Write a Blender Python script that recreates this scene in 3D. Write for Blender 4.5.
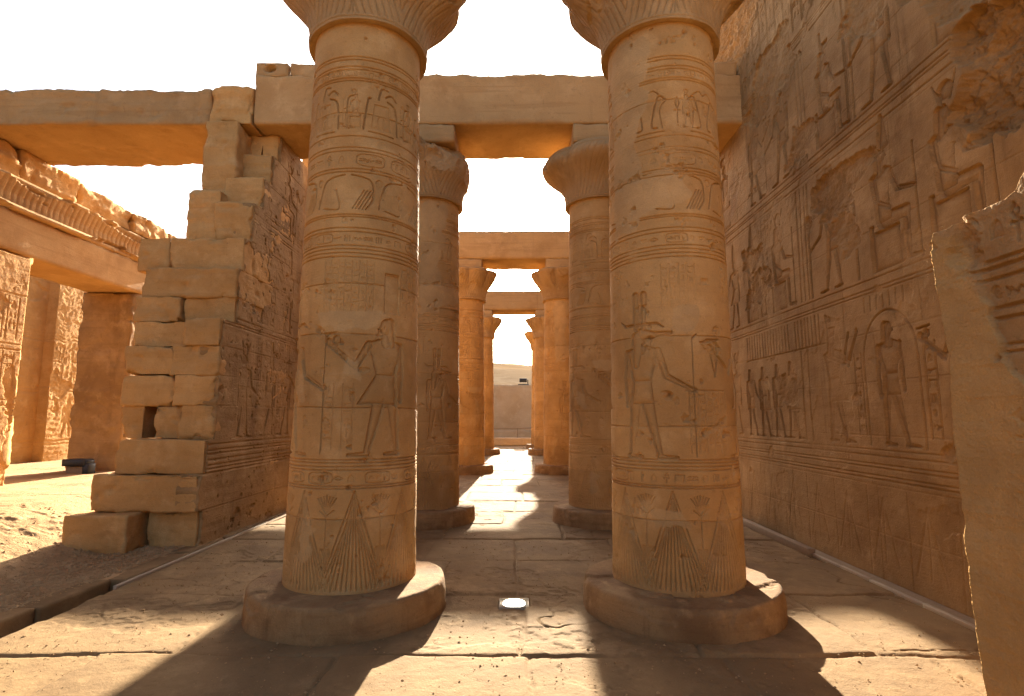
import bpy, math, random
import numpy as np
from mathutils import Vector

for _o in list(bpy.data.objects):
    bpy.data.objects.remove(_o)
S = bpy.context.scene
COL = S.collection
R = math.radians

# ------------------------------------------------------------------ camera
cam_d = bpy.data.cameras.new("camera")
cam_d.sensor_width = 36.0
cam_d.lens = 36.0 * 550.0 / 1024.0
cam_d.clip_start = 0.05
cam_d.clip_end = 6000
cam = bpy.data.objects.new("camera", cam_d)
COL.objects.link(cam)
cam.location = (0, 0, 1.7)
cam.rotation_euler = (R(90 + 7.15), 0, R(0.21))
S.camera = cam

# ------------------------------------------------------------------ world, sun, exposure
SUN_EL, SUN_AZ = R(20.4), R(1.9)          # azimuth measured from +Y towards +X
w = bpy.data.worlds.new("World")
S.world = w
w.use_nodes = True
nt = w.node_tree
sky = nt.nodes.new("ShaderNodeTexSky")
sky.sky_type = 'NISHITA'
sky.sun_disc = False
sky.sun_elevation = SUN_EL
sky.sun_rotation = SUN_AZ
sky.altitude = 100
sky.air_density = 0.7
sky.dust_density = 4.5
sky.ozone_density = 0.6
bg = nt.nodes["Background"]
nt.links.new(sky.outputs[0], bg.inputs[0])
bg.inputs[1].default_value = 0.058
sun_d = bpy.data.lights.new("sun", 'SUN')
sun_d.energy = 4.0
sun_d.angle = R(0.55)
sun_d.color = (1.0, 0.90, 0.72)
sun = bpy.data.objects.new("sun", sun_d)
COL.objects.link(sun)
sd = Vector((math.sin(SUN_AZ) * math.cos(SUN_EL), math.cos(SUN_AZ) * math.cos(SUN_EL), math.sin(SUN_EL)))
sun.rotation_euler = (-sd).to_track_quat('-Z', 'Y').to_euler()
sun.location = (0, 0, 30)
S.view_settings.view_transform = 'Standard'
S.view_settings.look = 'None'
S.view_settings.exposure = 2.88
S.view_settings.gamma = 1.0
S.render.engine = 'CYCLES'
S.cycles.use_denoising = True
S.cycles.denoiser = 'OPENIMAGEDENOISE'
S.cycles.denoising_input_passes = 'RGB_ALBEDO_NORMAL'
S.cycles.denoising_prefilter = 'NONE'
S.cycles.caustics_reflective = False
S.cycles.caustics_refractive = False
S.cycles.max_bounces = 8
S.cycles.diffuse_bounces = 5
S.cycles.glossy_bounces = 2

# ------------------------------------------------------------------ numpy noise
def _hash(ix, iy, iz, seed):
    with np.errstate(over='ignore'):
        h = (ix.astype(np.uint32) * np.uint32(374761393) + iy.astype(np.uint32) * np.uint32(668265263)
             + iz.astype(np.uint32) * np.uint32(2246822519) + np.uint32(seed * 3266489917 & 0xffffffff))
        h = (h ^ (h >> np.uint32(13))) * np.uint32(1274126177)
        h = h ^ (h >> np.uint32(16))
    return (h & np.uint32(0xffffff)).astype(np.float32) / 8388607.5 - 1.0

def noise3(p, seed=0):
    i = np.floor(p).astype(np.int64)
    f = (p - i).astype(np.float32)
    f = f * f * (3 - 2 * f)
    out = 0
    for dx in (0, 1):
        wx = f[:, 0] if dx else 1 - f[:, 0]
        for dy in (0, 1):
            wy = f[:, 1] if dy else 1 - f[:, 1]
            for dz in (0, 1):
                wz = f[:, 2] if dz else 1 - f[:, 2]
                out = out + wx * wy * wz * _hash(i[:, 0] + dx, i[:, 1] + dy, i[:, 2] + dz, seed)
    return out

def fbm3(p, octaves=4, seed=0, gain=0.5):
    a, s, out = 1.0, 1.0, 0
    for k in range(octaves):
        out = out + a * noise3(p * s, seed + k * 17)
        a *= gain
        s *= 2.03
    return out

def noise1(x, seed=0):
    x = np.asarray(x, dtype=float)
    return noise3(np.stack([x, x * 0 + 0.37, x * 0 + 0.71], -1).reshape(-1, 3), seed).reshape(x.shape)

def gnoise(xs, ys, seed=0, period_x=None):
    """value noise on the product grid ys x xs (already scaled)"""
    def lat(ix, iy):
        return _hash(ix, iy, ix * 0, seed)
    xi = np.floor(xs).astype(np.int64); fx = xs - xi; fx = fx * fx * (3 - 2 * fx)
    yi = np.floor(ys).astype(np.int64); fy = ys - yi; fy = fy * fy * (3 - 2 * fy)
    x0, x1 = xi, xi + 1
    if period_x:
        x0 = x0 % period_x; x1 = x1 % period_x
    def g(a, b):
        A, B = np.meshgrid(a, b)
        return lat(A, B)
    top = g(x0, yi) * (1 - fx) + g(x1, yi) * fx
    bot = g(x0, yi + 1) * (1 - fx) + g(x1, yi + 1) * fx
    return top * (1 - fy)[:, None] + bot * fy[:, None]

def gfbm(xs, ys, freq, octaves=4, seed=0, gain=0.5, stretch=1.0, plen=None):
    a, s, out = 1.0, freq, 0
    for k in range(octaves):
        per = None
        if plen:
            per = max(1, int(round(plen * s))); sx = per / plen
        else:
            sx = s
        out = out + a * gnoise(xs * sx, ys * s * stretch, seed + 31 * k, per)
        a *= gain
        s *= 2.0
    return out

def sstep(a, b, x):
    t = np.clip((x - a) / (b - a), 0, 1)
    return t * t * (3 - 2 * t)

# ------------------------------------------------------------------ mesh helpers
def raw_mesh(name, verts, quads, smooth=True, tris=None):
    me = bpy.data.meshes.new(name)
    verts = np.ascontiguousarray(verts, dtype=np.float32)
    quads = np.ascontiguousarray(quads, dtype=np.int32)
    nq = len(quads)
    me.vertices.add(len(verts))
    me.vertices.foreach_set("co", verts.ravel())
    me.loops.add(nq * 4)
    me.loops.foreach_set("vertex_index", quads.ravel())
    me.polygons.add(nq)
    me.polygons.foreach_set("loop_start", np.arange(0, nq * 4, 4, dtype=np.int32))
    me.polygons.foreach_set("loop_total", np.full(nq, 4, dtype=np.int32))
    me.polygons.foreach_set("use_smooth", np.full(nq, smooth, dtype=bool))
    me.update(calc_edges=True)
    return me

def link(name, me, mat=None, parent=None):
    o = bpy.data.objects.new(name, me)
    COL.objects.link(o)
    if mat and me is not None:
        me.materials.append(mat)
    if parent:
        o.parent = parent
    return o

def thing(name, label, cat, loc=(0, 0, 0), group=None):
    o = bpy.data.objects.new(name, None)
    COL.objects.link(o)
    o.location = loc
    o.empty_display_size = 0.2
    return tag(o, label, cat, group)

def tag(o, label, cat, group=None):
    o["label"] = label
    o["category"] = cat
    o["kind"] = "thing"
    if group:
        o["group"] = group
    return o

def structure(o):
    o["kind"] = "structure"
    return o

def grid_quads(nv, nu, wrap=False, off=0):
    idx = np.arange(nv * nu).reshape(nv, nu) + off
    if wrap:
        idx = np.concatenate([idx, idx[:, :1]], 1)
    a, b, c, d = idx[:-1, :-1], idx[:-1, 1:], idx[1:, 1:], idx[1:, :-1]
    return np.stack([a, b, c, d], -1).reshape(-1, 4)

def grid_mesh(name, P, wrap=False):
    nv, nu = P.shape[:2]
    return raw_mesh(name, P.reshape(-1, 3), grid_quads(nv, nu, wrap))

def slab_mesh(name, P, offset, attr=None, wob=0.02):
    """a finely carved front grid closed by straight sides and a back"""
    nv, nu = P.shape[:2]
    n = nv * nu
    q = grid_quads(nv, nu)
    idx = np.arange(n).reshape(nv, nu)
    loop = np.concatenate([idx[0, :], idx[1:, -1], idx[-1, -2::-1], idx[-2:0:-1, 0]])
    verts = [P.reshape(-1, 3)]
    rim = P.reshape(-1, 3)[loop]
    layers = 14
    prev = loop
    base = n
    quads = [q]
    L = len(loop)
    for k in range(1, layers + 1):
        v = rim + np.asarray(offset) * (k / layers)
        v = v + wob * np.stack([noise3(v * 3.1 + j * 9.1, 5 + j) for j in range(3)], -1)
        verts.append(v)
        cur = np.arange(base, base + L)
        nx = np.roll(np.arange(L), -1)
        quads.append(np.stack([prev[nx], prev, cur, cur[nx]], -1))
        prev = cur
        base += L
    # back cover: pair the loop up as a strip bottom-top
    nb = nu
    bot = prev[:nu]
    top = prev[nu + nv - 2: nu + nv - 2 + nu][::-1]
    if len(top) == nu:
        quads.append(np.stack([bot[1:], bot[:-1], top[:-1], top[1:]], -1))
    me = raw_mesh(name, np.concatenate(verts), np.concatenate(quads))
    if attr is not None:
        a = me.attributes.new("patch", 'FLOAT', 'POINT')
        vals = np.zeros(base, dtype=np.float32)
        vals[:n] = attr.ravel()
        a.data.foreach_set("value", vals)
    return me

class MB:
    """collects pieces into one mesh"""
    def __init__(s):
        s.v, s.q, s.n = [], [], 0
    def add(s, v, q):
        s.v.append(np.asarray(v, dtype=float)); s.q.append(np.asarray(q) + s.n); s.n += len(v)
        return s
    def build(s, name, mat, parent=None, smooth=True):
        me = raw_mesh(name, np.concatenate(s.v), np.concatenate(s.q), smooth)
        rg = random.Random(len(s.v) * 7 + s.n)
        a = me.attributes.new("tint", 'FLOAT', 'POINT')
        a.data.foreach_set("value", np.concatenate([np.full(len(v), rg.uniform(-.16, .12)) for v in s.v]).astype(np.float32))
        return link(name, me, mat, parent)

def box_grid(nx, ny, nz):
    """unit box -1..1 surface with shared vertices"""
    vid = {}
    vs, qs = [], []
    X = np.linspace(-1, 1, nx + 1); Y = np.linspace(-1, 1, ny + 1); Z = np.linspace(-1, 1, nz + 1)
    def vert(i, j, k):
        key = (i, j, k)
        if key not in vid:
            vid[key] = len(vs); vs.append((X[i], Y[j], Z[k]))
        return vid[key]
    for j in range(ny):
        for k in range(nz):
            qs.append((vert(0, j, k), vert(0, j, k + 1), vert(0, j + 1, k + 1), vert(0, j + 1, k)))
            qs.append((vert(nx, j, k), vert(nx, j + 1, k), vert(nx, j + 1, k + 1), vert(nx, j, k + 1)))
    for i in range(nx):
        for k in range(nz):
            qs.append((vert(i, 0, k), vert(i + 1, 0, k), vert(i + 1, 0, k + 1), vert(i, 0, k + 1)))
            qs.append((vert(i, ny, k), vert(i, ny, k + 1), vert(i + 1, ny, k + 1), vert(i + 1, ny, k)))
    for i in range(nx):
        for j in range(ny):
            qs.append((vert(i, j, 0), vert(i, j + 1, 0), vert(i + 1, j + 1, 0), vert(i + 1, j, 0)))
            qs.append((vert(i, j, nz), vert(i + 1, j, nz), vert(i + 1, j + 1, nz), vert(i, j + 1, nz)))
    return np.array(vs), np.array(qs)

def rock(x0, x1, y0, y1, z0, z1, seed, res=0.05, rnd=0.03, amp=0.012, chip=0.06, top_amp=0.0, tilt=0.0, strata=0.0):
    """a weathered ashlar block: rounded and chipped edges, uneven faces"""
    c = np.array([(x0 + x1) / 2, (y0 + y1) / 2, (z0 + z1) / 2])
    h = np.array([(x1 - x0) / 2, (y1 - y0) / 2, (z1 - z0) / 2])
    n = [max(3, min(200, int(2 * a / res))) for a in h]
    v, q = box_grid(*n)
    p = v * h
    sp = p + c + seed * 3.77
    cn = fbm3(sp * 2.9, 4, seed)
    chipn = sstep(.12, .22, cn) * .45 + sstep(.45, .52, cn) * .55
    r = rnd + chip * chipn
    r = np.minimum(r, h.min() * 0.8)[:, None]
    qn = np.clip(p, -(h - r), h - r)
    d = p - qn
    L = np.linalg.norm(d, axis=1, keepdims=True)
    L[L == 0] = 1
    nrm = d / L
    p = qn + nrm * np.minimum(r, L)
    f = fbm3(sp * 2.2, 4, seed + 3) * amp + fbm3(sp * 11, 3, seed + 5) * amp * 0.35
    pit = np.clip(fbm3(sp * 6.0, 2, seed + 9) - 0.55, 0, 1) * amp * -3
    if strata:
        st = sp.copy(); st[:, 2] *= 6; st[:, :2] *= 0.8
        f = f + strata * fbm3(st, 2, seed + 21)
    p = p + nrm * (f + pit)[:, None]
    if top_amp:
        t = (v[:, 2] > 0.99)
        p[t, 2] += -top_amp * np.abs(fbm3(sp[t] * 1.7, 4, seed + 11))
    if tilt:
        p[:, 2] += tilt * p[:, 0]
    return p + c, q

def lathe(profile, nseg, wob=0.004, seed=0, center=(0, 0)):
    pr = np.array(profile, dtype=float)
    th = np.linspace(0, 2 * np.pi, nseg, endpoint=False)
    P = np.zeros((len(pr), nseg, 3))
    P[:, :, 0] = center[0] + pr[:, :1] * np.sin(th)
    P[:, :, 1] = center[1] - pr[:, :1] * np.cos(th)
    P[:, :, 2] = pr[:, 1:2]
    if wob:
        f = fbm3(P.reshape(-1, 3) * 3 + seed, 4, seed).reshape(P.shape[:2]) * wob
        P[:, :, 0] += f * np.sin(th); P[:, :, 1] -= f * np.cos(th)
    return P

def resample(profile, step):
    out = []
    for (r0, z0), (r1, z1) in zip(profile[:-1], profile[1:]):
        n = max(1, int(math.hypot(r1 - r0, z1 - z0) / step))
        for k in range(n):
            out.append((r0 + (r1 - r0) * k / n, z0 + (z1 - z0) * k / n))
    out.append(profile[-1])
    return out

# ------------------------------------------------------------------ materials
def stone(name, c_main, c_dark, c_pale, scale=1.0, bump=0.5, strata=0.5, streak=0.3, patch=None, rough=0.92, fine=55):
    m = bpy.data.materials.new(name)
    m.use_nodes = True
    t = m.node_tree
    N, Lk = t.nodes, t.links
    b = N["Principled BSDF"]
    b.inputs["Roughness"].default_value = rough
    b.inputs["Specular IOR Level"].default_value = 0.18
    tc = N.new("ShaderNodeTexCoord")
    oi = N.new("ShaderNodeObjectInfo")
    mul = N.new("ShaderNodeMath"); mul.operation = 'MULTIPLY'; mul.inputs[1].default_value = 40
    Lk.new(oi.outputs["Random"], mul.inputs[0])
    add = N.new("ShaderNodeVectorMath"); add.operation = 'ADD'
    Lk.new(tc.outputs["Object"], add.inputs[0]); Lk.new(mul.outputs[0], add.inputs[1])
    def mapping(sx, sy, sz):
        mp = N.new("ShaderNodeMapping"); mp.inputs["Scale"].default_value = (sx, sy, sz)
        Lk.new(add.outputs[0], mp.inputs[0]); return mp
    def noise(vec, sc, det=6, rg=0.6, dist=0.0):
        n = N.new("ShaderNodeTexNoise"); n.inputs["Scale"].default_value = sc
        n.inputs["Detail"].default_value = det; n.inputs["Roughness"].default_value = rg
        n.inputs["Distortion"].default_value = dist
        Lk.new(vec, n.inputs["Vector"]); return n.outputs["Fac"]
    def ramp(fac, lo, hi):
        r = N.new("ShaderNodeMapRange"); r.interpolation_type = 'SMOOTHSTEP'
        r.inputs["From Min"].default_value = lo; r.inputs["From Max"].default_value = hi
        Lk.new(fac, r.inputs["Value"]); return r.outputs[0]
    def mix(fac, a, bb, k=None):
        mx = N.new("ShaderNodeMix"); mx.data_type = 'RGBA'
        if k is not None:
            mm = N.new("ShaderNodeMath"); mm.operation = 'MULTIPLY'; mm.inputs[1].default_value = k
            Lk.new(fac, mm.inputs[0]); fac = mm.outputs[0]
        Lk.new(fac, mx.inputs[0])
        for s, val in ((6, a), (7, bb)):
            if isinstance(val, tuple): mx.inputs[s].default_value = (*val, 1)
            else: Lk.new(val, mx.inputs[s])
        return mx.outputs[2]
    v0 = add.outputs[0]
    col = mix(ramp(noise(v0, 1.1 * scale, 8, 0.62, 0.4), 0.38, 0.66), c_main, c_dark, 0.75)
    col = mix(ramp(noise(v0, 2.7 * scale, 7, 0.65, 0.2), 0.5, 0.7), col, c_pale, 0.75)
    st = mapping(0.5, 0.5, 7)
    col = mix(ramp(noise(st.outputs[0], 1.6 * scale, 5, 0.6, 0.6), 0.5, 0.68), col, c_dark, strata * 0.6)
    sk = mapping(3.0, 3.0, 0.3)
    stain = tuple(x * 0.55 for x in c_dark)
    col = mix(ramp(noise(sk.outputs[0], 1.3 * scale, 6, 0.65, 0.3), 0.55, 0.75), col, stain, streak)
    col = mix(ramp(noise(v0, 17, 5, 0.7), 0.56, 0.74), col, stain, 0.35)
    if patch:
        at = N.new("ShaderNodeAttribute"); at.attribute_name = "patch"
        pc = mix(ramp(noise(v0, 3, 6, 0.6), 0.35, 0.65), patch, tuple(x * 0.8 for x in patch))
        col = mix(at.outputs["Fac"], col, pc, 0.8)
    # grain
    gr = N.new("ShaderNodeHueSaturation")
    gv = N.new("ShaderNodeMapRange"); gv.inputs["To Min"].default_value = 0.72; gv.inputs["To Max"].default_value = 1.28
    Lk.new(noise(v0, 95, 5, 0.75), gv.inputs["Value"])
    ta = N.new("ShaderNodeAttribute"); ta.attribute_name = "tint"
    tm = N.new("ShaderNodeMath"); tm.operation = 'MULTIPLY_ADD'; tm.inputs[1].default_value = 1.0; tm.inputs[2].default_value = 1.0
    Lk.new(ta.outputs["Fac"], tm.inputs[0])
    tv = N.new("ShaderNodeMath"); tv.operation = 'MULTIPLY'
    Lk.new(tm.outputs[0], tv.inputs[0]); Lk.new(gv.outputs[0], tv.inputs[1])
    Lk.new(tv.outputs[0], gr.inputs["Value"]); Lk.new(col, gr.inputs["Color"])
    Lk.new(gr.outputs[0], b.inputs["Base Color"])
    # bump
    vo = N.new("ShaderNodeTexVoronoi"); vo.inputs["Scale"].default_value = 26; Lk.new(v0, vo.inputs["Vector"])
    pits = ramp(vo.outputs["Distance"], 0.0, 0.28)
    sb = noise(mapping(2, 2, 16).outputs[0], 2.2, 4, 0.6, 0.8)
    s1 = N.new("ShaderNodeMath"); s1.operation = 'MULTIPLY_ADD'; s1.inputs[1].default_value = 0.35
    Lk.new(noise(v0, fine, 5, 0.7), s1.inputs[0])
    s2 = N.new("ShaderNodeMath"); s2.operation = 'MULTIPLY_ADD'; s2.inputs[1].default_value = 0.6
    Lk.new(noise(v0, 12, 6, 0.65), s2.inputs[0])
    s3 = N.new("ShaderNodeMath"); s3.operation = 'MULTIPLY'; s3.inputs[1].default_value = 0.5 * strata
    Lk.new(sb, s3.inputs[0]); Lk.new(s3.outputs[0], s2.inputs[2]); Lk.new(s2.outputs[0], s1.inputs[2])
    s4 = N.new("ShaderNodeMath"); s4.operation = 'MULTIPLY_ADD'; s4.inputs[1].default_value = 0.12
    Lk.new(pits, s4.inputs[0]); Lk.new(s1.outputs[0], s4.inputs[2])
    bp = N.new("ShaderNodeBump"); bp.inputs["Strength"].default_value = bump; bp.inputs["Distance"].default_value = 0.03
    Lk.new(s4.outputs[0], bp.inputs["Height"]); Lk.new(bp.outputs[0], b.inputs["Normal"])
    return m

def plain(name, col, rough=0.5, metal=0.0, emit=0.0):
    m = bpy.data.materials.new(name); m.use_nodes = True
    t = m.node_tree; b = t.nodes["Principled BSDF"]
    n = t.nodes.new("ShaderNodeTexNoise"); n.inputs["Scale"].default_value = 30; n.inputs["Detail"].default_value = 5
    tc = t.nodes.new("ShaderNodeTexCoord"); t.links.new(tc.outputs["Object"], n.inputs["Vector"])
    mx = t.nodes.new("ShaderNodeMix"); mx.data_type = 'RGBA'
    mx.inputs[6].default_value = (*col, 1); mx.inputs[7].default_value = (*[c * 0.7 for c in col], 1)
    t.links.new(n.outputs["Fac"], mx.inputs[0]); t.links.new(mx.outputs[2], b.inputs["Base Color"])
    b.inputs["Roughness"].default_value = rough; b.inputs["Metallic"].default_value = metal
    if emit:
        b.inputs["Emission Color"].default_value = (1, 0.97, 0.9, 1); b.inputs["Emission Strength"].default_value = emit
    return m

M_COL = stone("column_sandstone", (.52, .298, .106), (.41, .215, .07), (.58, .355, .145), 1.0, 0.40, 0.35, 0.22, patch=(.54, .335, .14))
M_CAP = stone("capital_sandstone", (.44, .265, .11), (.32, .18, .066), (.51, .325, .145), 1.0, 0.5, 0.3, 0.3)
M_BASE = stone("plinth_sandstone", (.31, .18, .073), (.16, .08, .031), (.40, .24, .10), 1.4, 0.5, 0.5, 0.5)
M_BEAM = stone("beam_sandstone", (.50, .30, .122), (.38, .21, .078), (.56, .345, .15), 0.8, 0.4, 0.8, 0.25)
M_WALL = stone("wall_sandstone", (.37, .215, .083), (.21, .112, .038), (.45, .275, .115), 0.9, 0.55, 0.4, 0.45, patch=(.44, .25, .09))
M_JAMB = stone("jamb_sandstone", (.47, .275, .11), (.33, .175, .06), (.53, .325, .14), 1.0, 0.8, 0.1, 0.25, patch=(.62, .36, .125))
M_PIER = stone("block_sandstone", (.56, .315, .108), (.43, .225, .07), (.62, .37, .145), 1.0, 0.55, 0.5, 0.2)
M_FLOOR = stone("paving_stone", (.245, .147, .060), (.155, .088, .034), (.315, .195, .085), 1.1, 0.35, 0.0, 0.0)
M_DIRT = stone("court_earth", (.42, .26, .115), (.29, .165, .065), (.50, .325, .15), 1.5, 1.0, 0.0, 0.0, fine=40)
M_END = stone("pale_block_stone", (.52, .37, .21), (.42, .28, .14), (.58, .43, .26), 0.6, 0.3, 0.3, 0.15)
M_HILL = stone("hill_rock", (.34, .235, .14), (.24, .16, .09), (.40, .285, .175), 0.05, 0.08, 0.3, 0.2, fine=6)
M_HILL.node_tree.nodes["Principled BSDF"].inputs["Specular IOR Level"].default_value = 0.0
M_BLACK = plain("black_metal", (.012, .012, .013), 0.45)
M_STEEL = plain("dull_aluminium", (.42, .31, .19), 0.6, 0.0)
M_LENS = plain("lamp_glass", (.9, .88, .84), 0.2, 0, 4.0)
M_GLASSP = plain("dusty_glass_plate", (.33, .29, .18), 0.25)
M_CONC = plain("pale_concrete", (.33, .225, .125), 0.9)

# ------------------------------------------------------------------ carving
def d_caps(U, V, a, b, ra, rb=None):
    rb = ra if rb is None else rb
    ax, ay = a; bx, by = b
    dx, dy = bx - ax, by - ay
    L = dx * dx + dy * dy + 1e-12
    t = np.clip(((U - ax) * dx + (V - ay) * dy) / L, 0, 1)
    return np.hypot(U - ax - t * dx, V - ay - t * dy) - (ra + (rb - ra) * t)

def d_poly(U, V, pts):
    d = np.full(U.shape, 1e9); ins = np.zeros(U.shape, bool)
    n = len(pts)
    for i in range(n):
        (ax, ay), (bx, by) = pts[i], pts[(i + 1) % n]
        d = np.minimum(d, d_caps(U, V, (ax, ay), (bx, by), 0))
        if ay != by:
            c = ((ay > V) != (by > V)) & (U < (bx - ax) * (V - ay) / (by - ay) + ax)
            ins ^= c
    return np.where(ins, -d, d)

def d_ell(U, V, c, rx, ry):
    k = np.hypot((U - c[0]) / rx, (V - c[1]) / ry)
    return (k - 1) * min(rx, ry)

def uni(*ds):
    o = ds[0]
    for d in ds[1:]:
        o = np.minimum(o, d)
    return o

class Canvas:
    """a carved surface: G is the depth cut into it in metres, patch marks smooth repair plaster"""
    def __init__(s, u0, u1, v0, v1, res, seed=0):
        s.u0, s.u1, s.v0, s.v1, s.res = u0, u1, v0, v1, res
        s.us = np.arange(u0, u1 + res / 2, res); s.vs = np.arange(v0, v1 + res / 2, res)
        s.G = np.zeros((len(s.vs), len(s.us)))
        s.B = np.zeros_like(s.G)
        s.P = np.zeros_like(s.G)
        s.rng = random.Random(seed)
    def win(s, a, b, c, d):
        i0 = max(0, int((a - s.u0) / s.res)); i1 = min(len(s.us), int((b - s.u0) / s.res) + 2)
        j0 = max(0, int((c - s.v0) / s.res)); j1 = min(len(s.vs), int((d - s.v0) / s.res) + 2)
        if i1 <= i0 or j1 <= j0:
            return None
        sl = (slice(j0, j1), slice(i0, i1))
        U, V = np.meshgrid(s.us[i0:i1], s.vs[j0:j1])
        return sl, U, V
    def line(s, pts, wd=0.008, dep=0.008):
        pts = [tuple(p) for p in pts]
        xs = [p[0] for p in pts]; ys = [p[1] for p in pts]
        wn = s.win(min(xs) - wd, max(xs) + wd, min(ys) - wd, max(ys) + wd)
        if not wn: return
        sl, U, V = wn
        d = np.full(U.shape, 1e9)
        for a, b in zip(pts[:-1], pts[1:]):
            d = np.minimum(d, d_caps(U, V, a, b, 0))
        s.G[sl] = np.maximum(s.G[sl], dep * np.clip(1.3 * (1 - (d / wd) ** 2), 0, 1))
    def curve(s, pts, wd=0.008, dep=0.008):
        """a smooth stroke through the points"""
        P = np.array([pts[0]] + list(pts) + [pts[-1]], dtype=float)
        out = []
        for k in range(1, len(P) - 2):
            a, b, c_, d = P[k - 1], P[k], P[k + 1], P[k + 2]
            for t in np.linspace(0, 1, 7)[:-1]:
                out.append(.5 * (2 * b + (c_ - a) * t + (2 * a - 5 * b + 4 * c_ - d) * t * t + (3 * b - a - 3 * c_ + d) * t ** 3))
        out.append(P[-1])
        s.line(out, wd, dep)
    def ring(s, v, wd=0.007, dep=0.008, wob=0.002):
        us = np.linspace(s.u0, s.u1, 60)
        ph = s.rng.random() * 50
        s.line([(u, v + wob * float(noise1(np.array([u * 2 + ph]), 3)[0])) for u in us], wd, dep)
    def hband(s, v0, v1, u0=None, u1=None, dep=0.006):
        u0 = s.u0 if u0 is None else u0; u1 = s.u1 if u1 is None else u1
        sl, U, V = s.win(u0, u1, v0, v1)
        e = np.minimum(np.minimum(V - v0, v1 - V), np.minimum(U - u0, u1 - U))
        s.G[sl] = np.maximum(s.G[sl], dep * np.clip(e / 0.006, 0, 1))
    def part(s, d, sl, dep, soft):
        """sunk relief: sharp outline, inside swells back up towards the surface"""
        ins = dep * (0.75 * np.exp(np.minimum(d, 0) / (soft * .45)) + 0.30)
        edge = np.clip(-d / (s.res * 1.0), 0, 1)
        s.G[sl] = np.where(d < 0, ins * edge + s.G[sl] * (1 - edge), s.G[sl])
    def figure(s, kind, u, v, h, face=1, dep=0.018, soft=0.05, hat=None, hold=None):
        wn = s.win(u - 0.75 * h, u + 0.75 * h, v - 0.03, v + 1.55 * h)
        if not wn: return
        sl, U0, V0 = wn
        U = (U0 - u) / h * face; V = (V0 - v) / h
        W = [  ]
        def A(*ds): W.append(uni(*ds))
        if kind in ('stand', 'offer', 'adore', 'god', 'croc', 'falcon', 'front'):
            A(d_caps(U, V, (.125, .79), (.135, .60), .030, .024), d_caps(U, V, (.135, .60), (.13, .43), .024, .018), d_ell(U, V, (.128, .405), .022, .035)) if kind != 'adore' else None
            A(d_caps(U, V, (.05, .45), (.075, .24), .052, .036), d_caps(U, V, (.075, .24), (.10, .03), .036, .02), d_caps(U, V, (.115, .018), (.0, .014), .02, .012))
            A(d_caps(U, V, (-.035, .45), (-.08, .24), .055, .038), d_caps(U, V, (-.08, .24), (-.13, .03), .038, .02), d_caps(U, V, (-.12, .018), (-.25, .012), .02, .012))
            A(d_poly(U, V, [(-.135, .80), (-.05, .83), (.05, .83), (.14, .80), (.12, .74), (.075, .57), (-.07, .57), (-.115, .74)]) - .008)
            if kind in ('offer', 'stand', 'adore'):
                A(d_poly(U, V, [(-.075, .575), (.08, .575), (.10, .36), (-.05, .37), (-.20, .365)]) - .004)
            else:
                A(d_poly(U, V, [(-.075, .575), (.08, .575), (.095, .40), (-.095, .40)]) - .004)
            if kind == 'offer':
                A(d_caps(U, V, (-.13, .79), (-.22, .63), .030, .024), d_caps(U, V, (-.22, .63), (-.37, .755), .024, .018), d_ell(U, V, (-.385, .77), .035, .022))
            elif kind == 'adore':
                A(d_caps(U, V, (.10, .79), (-.18, .70), .028, .024), d_caps(U, V, (-.18, .70), (-.27, .95), .023, .016))
                A(d_caps(U, V, (-.13, .79), (-.24, .68), .030, .024), d_caps(U, V, (-.24, .68), (-.37, .92), .024, .016), d_ell(U, V, (-.38, .95), .018, .035))
            elif kind in ('god', 'croc', 'falcon'):
                A(d_caps(U, V, (-.13, .79), (-.19, .60), .030, .024), d_caps(U, V, (-.19, .60), (-.36, .51), .024, .017), d_ell(U, V, (-.38, .50), .034, .022))
                W.append(d_caps(U, V, (-.385, .02), (-.385, .88), .0035)); W.append(d_caps(U, V, (-.385, .88), (-.42, .91), .006))
            else:
                A(d_caps(U, V, (-.125, .79), (-.135, .60), .030, .024), d_caps(U, V, (-.135, .60), (-.14, .43), .024, .018))
            A(d_caps(U, V, (0, .80), (0, .88), .034, .03))
            if kind == 'croc':
                A(d_caps(U, V, (.05, .70), (.035, .90), .035, .05), d_caps(U, V, (.0, .925), (-.10, .915), .045, .03), d_caps(U, V, (-.10, .915), (-.235, .925), .026, .014))
            elif kind == 'falcon':
                A(d_caps(U, V, (.05, .73), (.03, .92), .03, .05), d_ell(U, V, (-.01, .93), .055, .05), d_caps(U, V, (-.05, .93), (-.085, .90), .02, .006))
            else:
                A(d_ell(U, V, (.0, .925), .052, .062), d_caps(U, V, (.03, .96), (.055, .80), .035, .03), d_caps(U, V, (-.045, .92), (-.062, .905), .012, .006))
            ty = .97
        else:  # seated
            W.append(d_poly(U, V, [(-.10, .0), (.22, .0), (.22, .36), (.17, .36), (.17, .30), (-.10, .30)]))
            A(d_caps(U, V, (.07, .36), (-.17, .36), .06, .045), d_caps(U, V, (-.17, .36), (-.17, .05), .042, .022), d_caps(U, V, (-.17, .025), (-.29, .018), .02, .012))
            A(d_poly(U, V, [(-.05, .72), (.0, .75), (.10, .75), (.18, .72), (.15, .62), (.13, .36), (.0, .36), (-.02, .60)]) - .008)
            A(d_caps(U, V, (-.04, .70), (-.10, .54), .028, .022), d_caps(U, V, (-.10, .54), (-.26, .50), .022, .016))
            A(d_caps(U, V, (.15, .70), (.13, .52), .028, .022), d_caps(U, V, (.13, .52), (-.02, .43), .022, .016))
            A(d_caps(U, V, (.06, .74), (.05, .80), .03), d_ell(U, V, (.045, .85), .052, .06), d_caps(U, V, (.08, .88), (.10, .72), .034, .028), d_caps(U, V, (.0, .845), (-.015, .83), .012, .006))
            W.append(d_caps(U, V, (-.28, .0), (-.28, .80), .009))
            ty = .90
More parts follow.
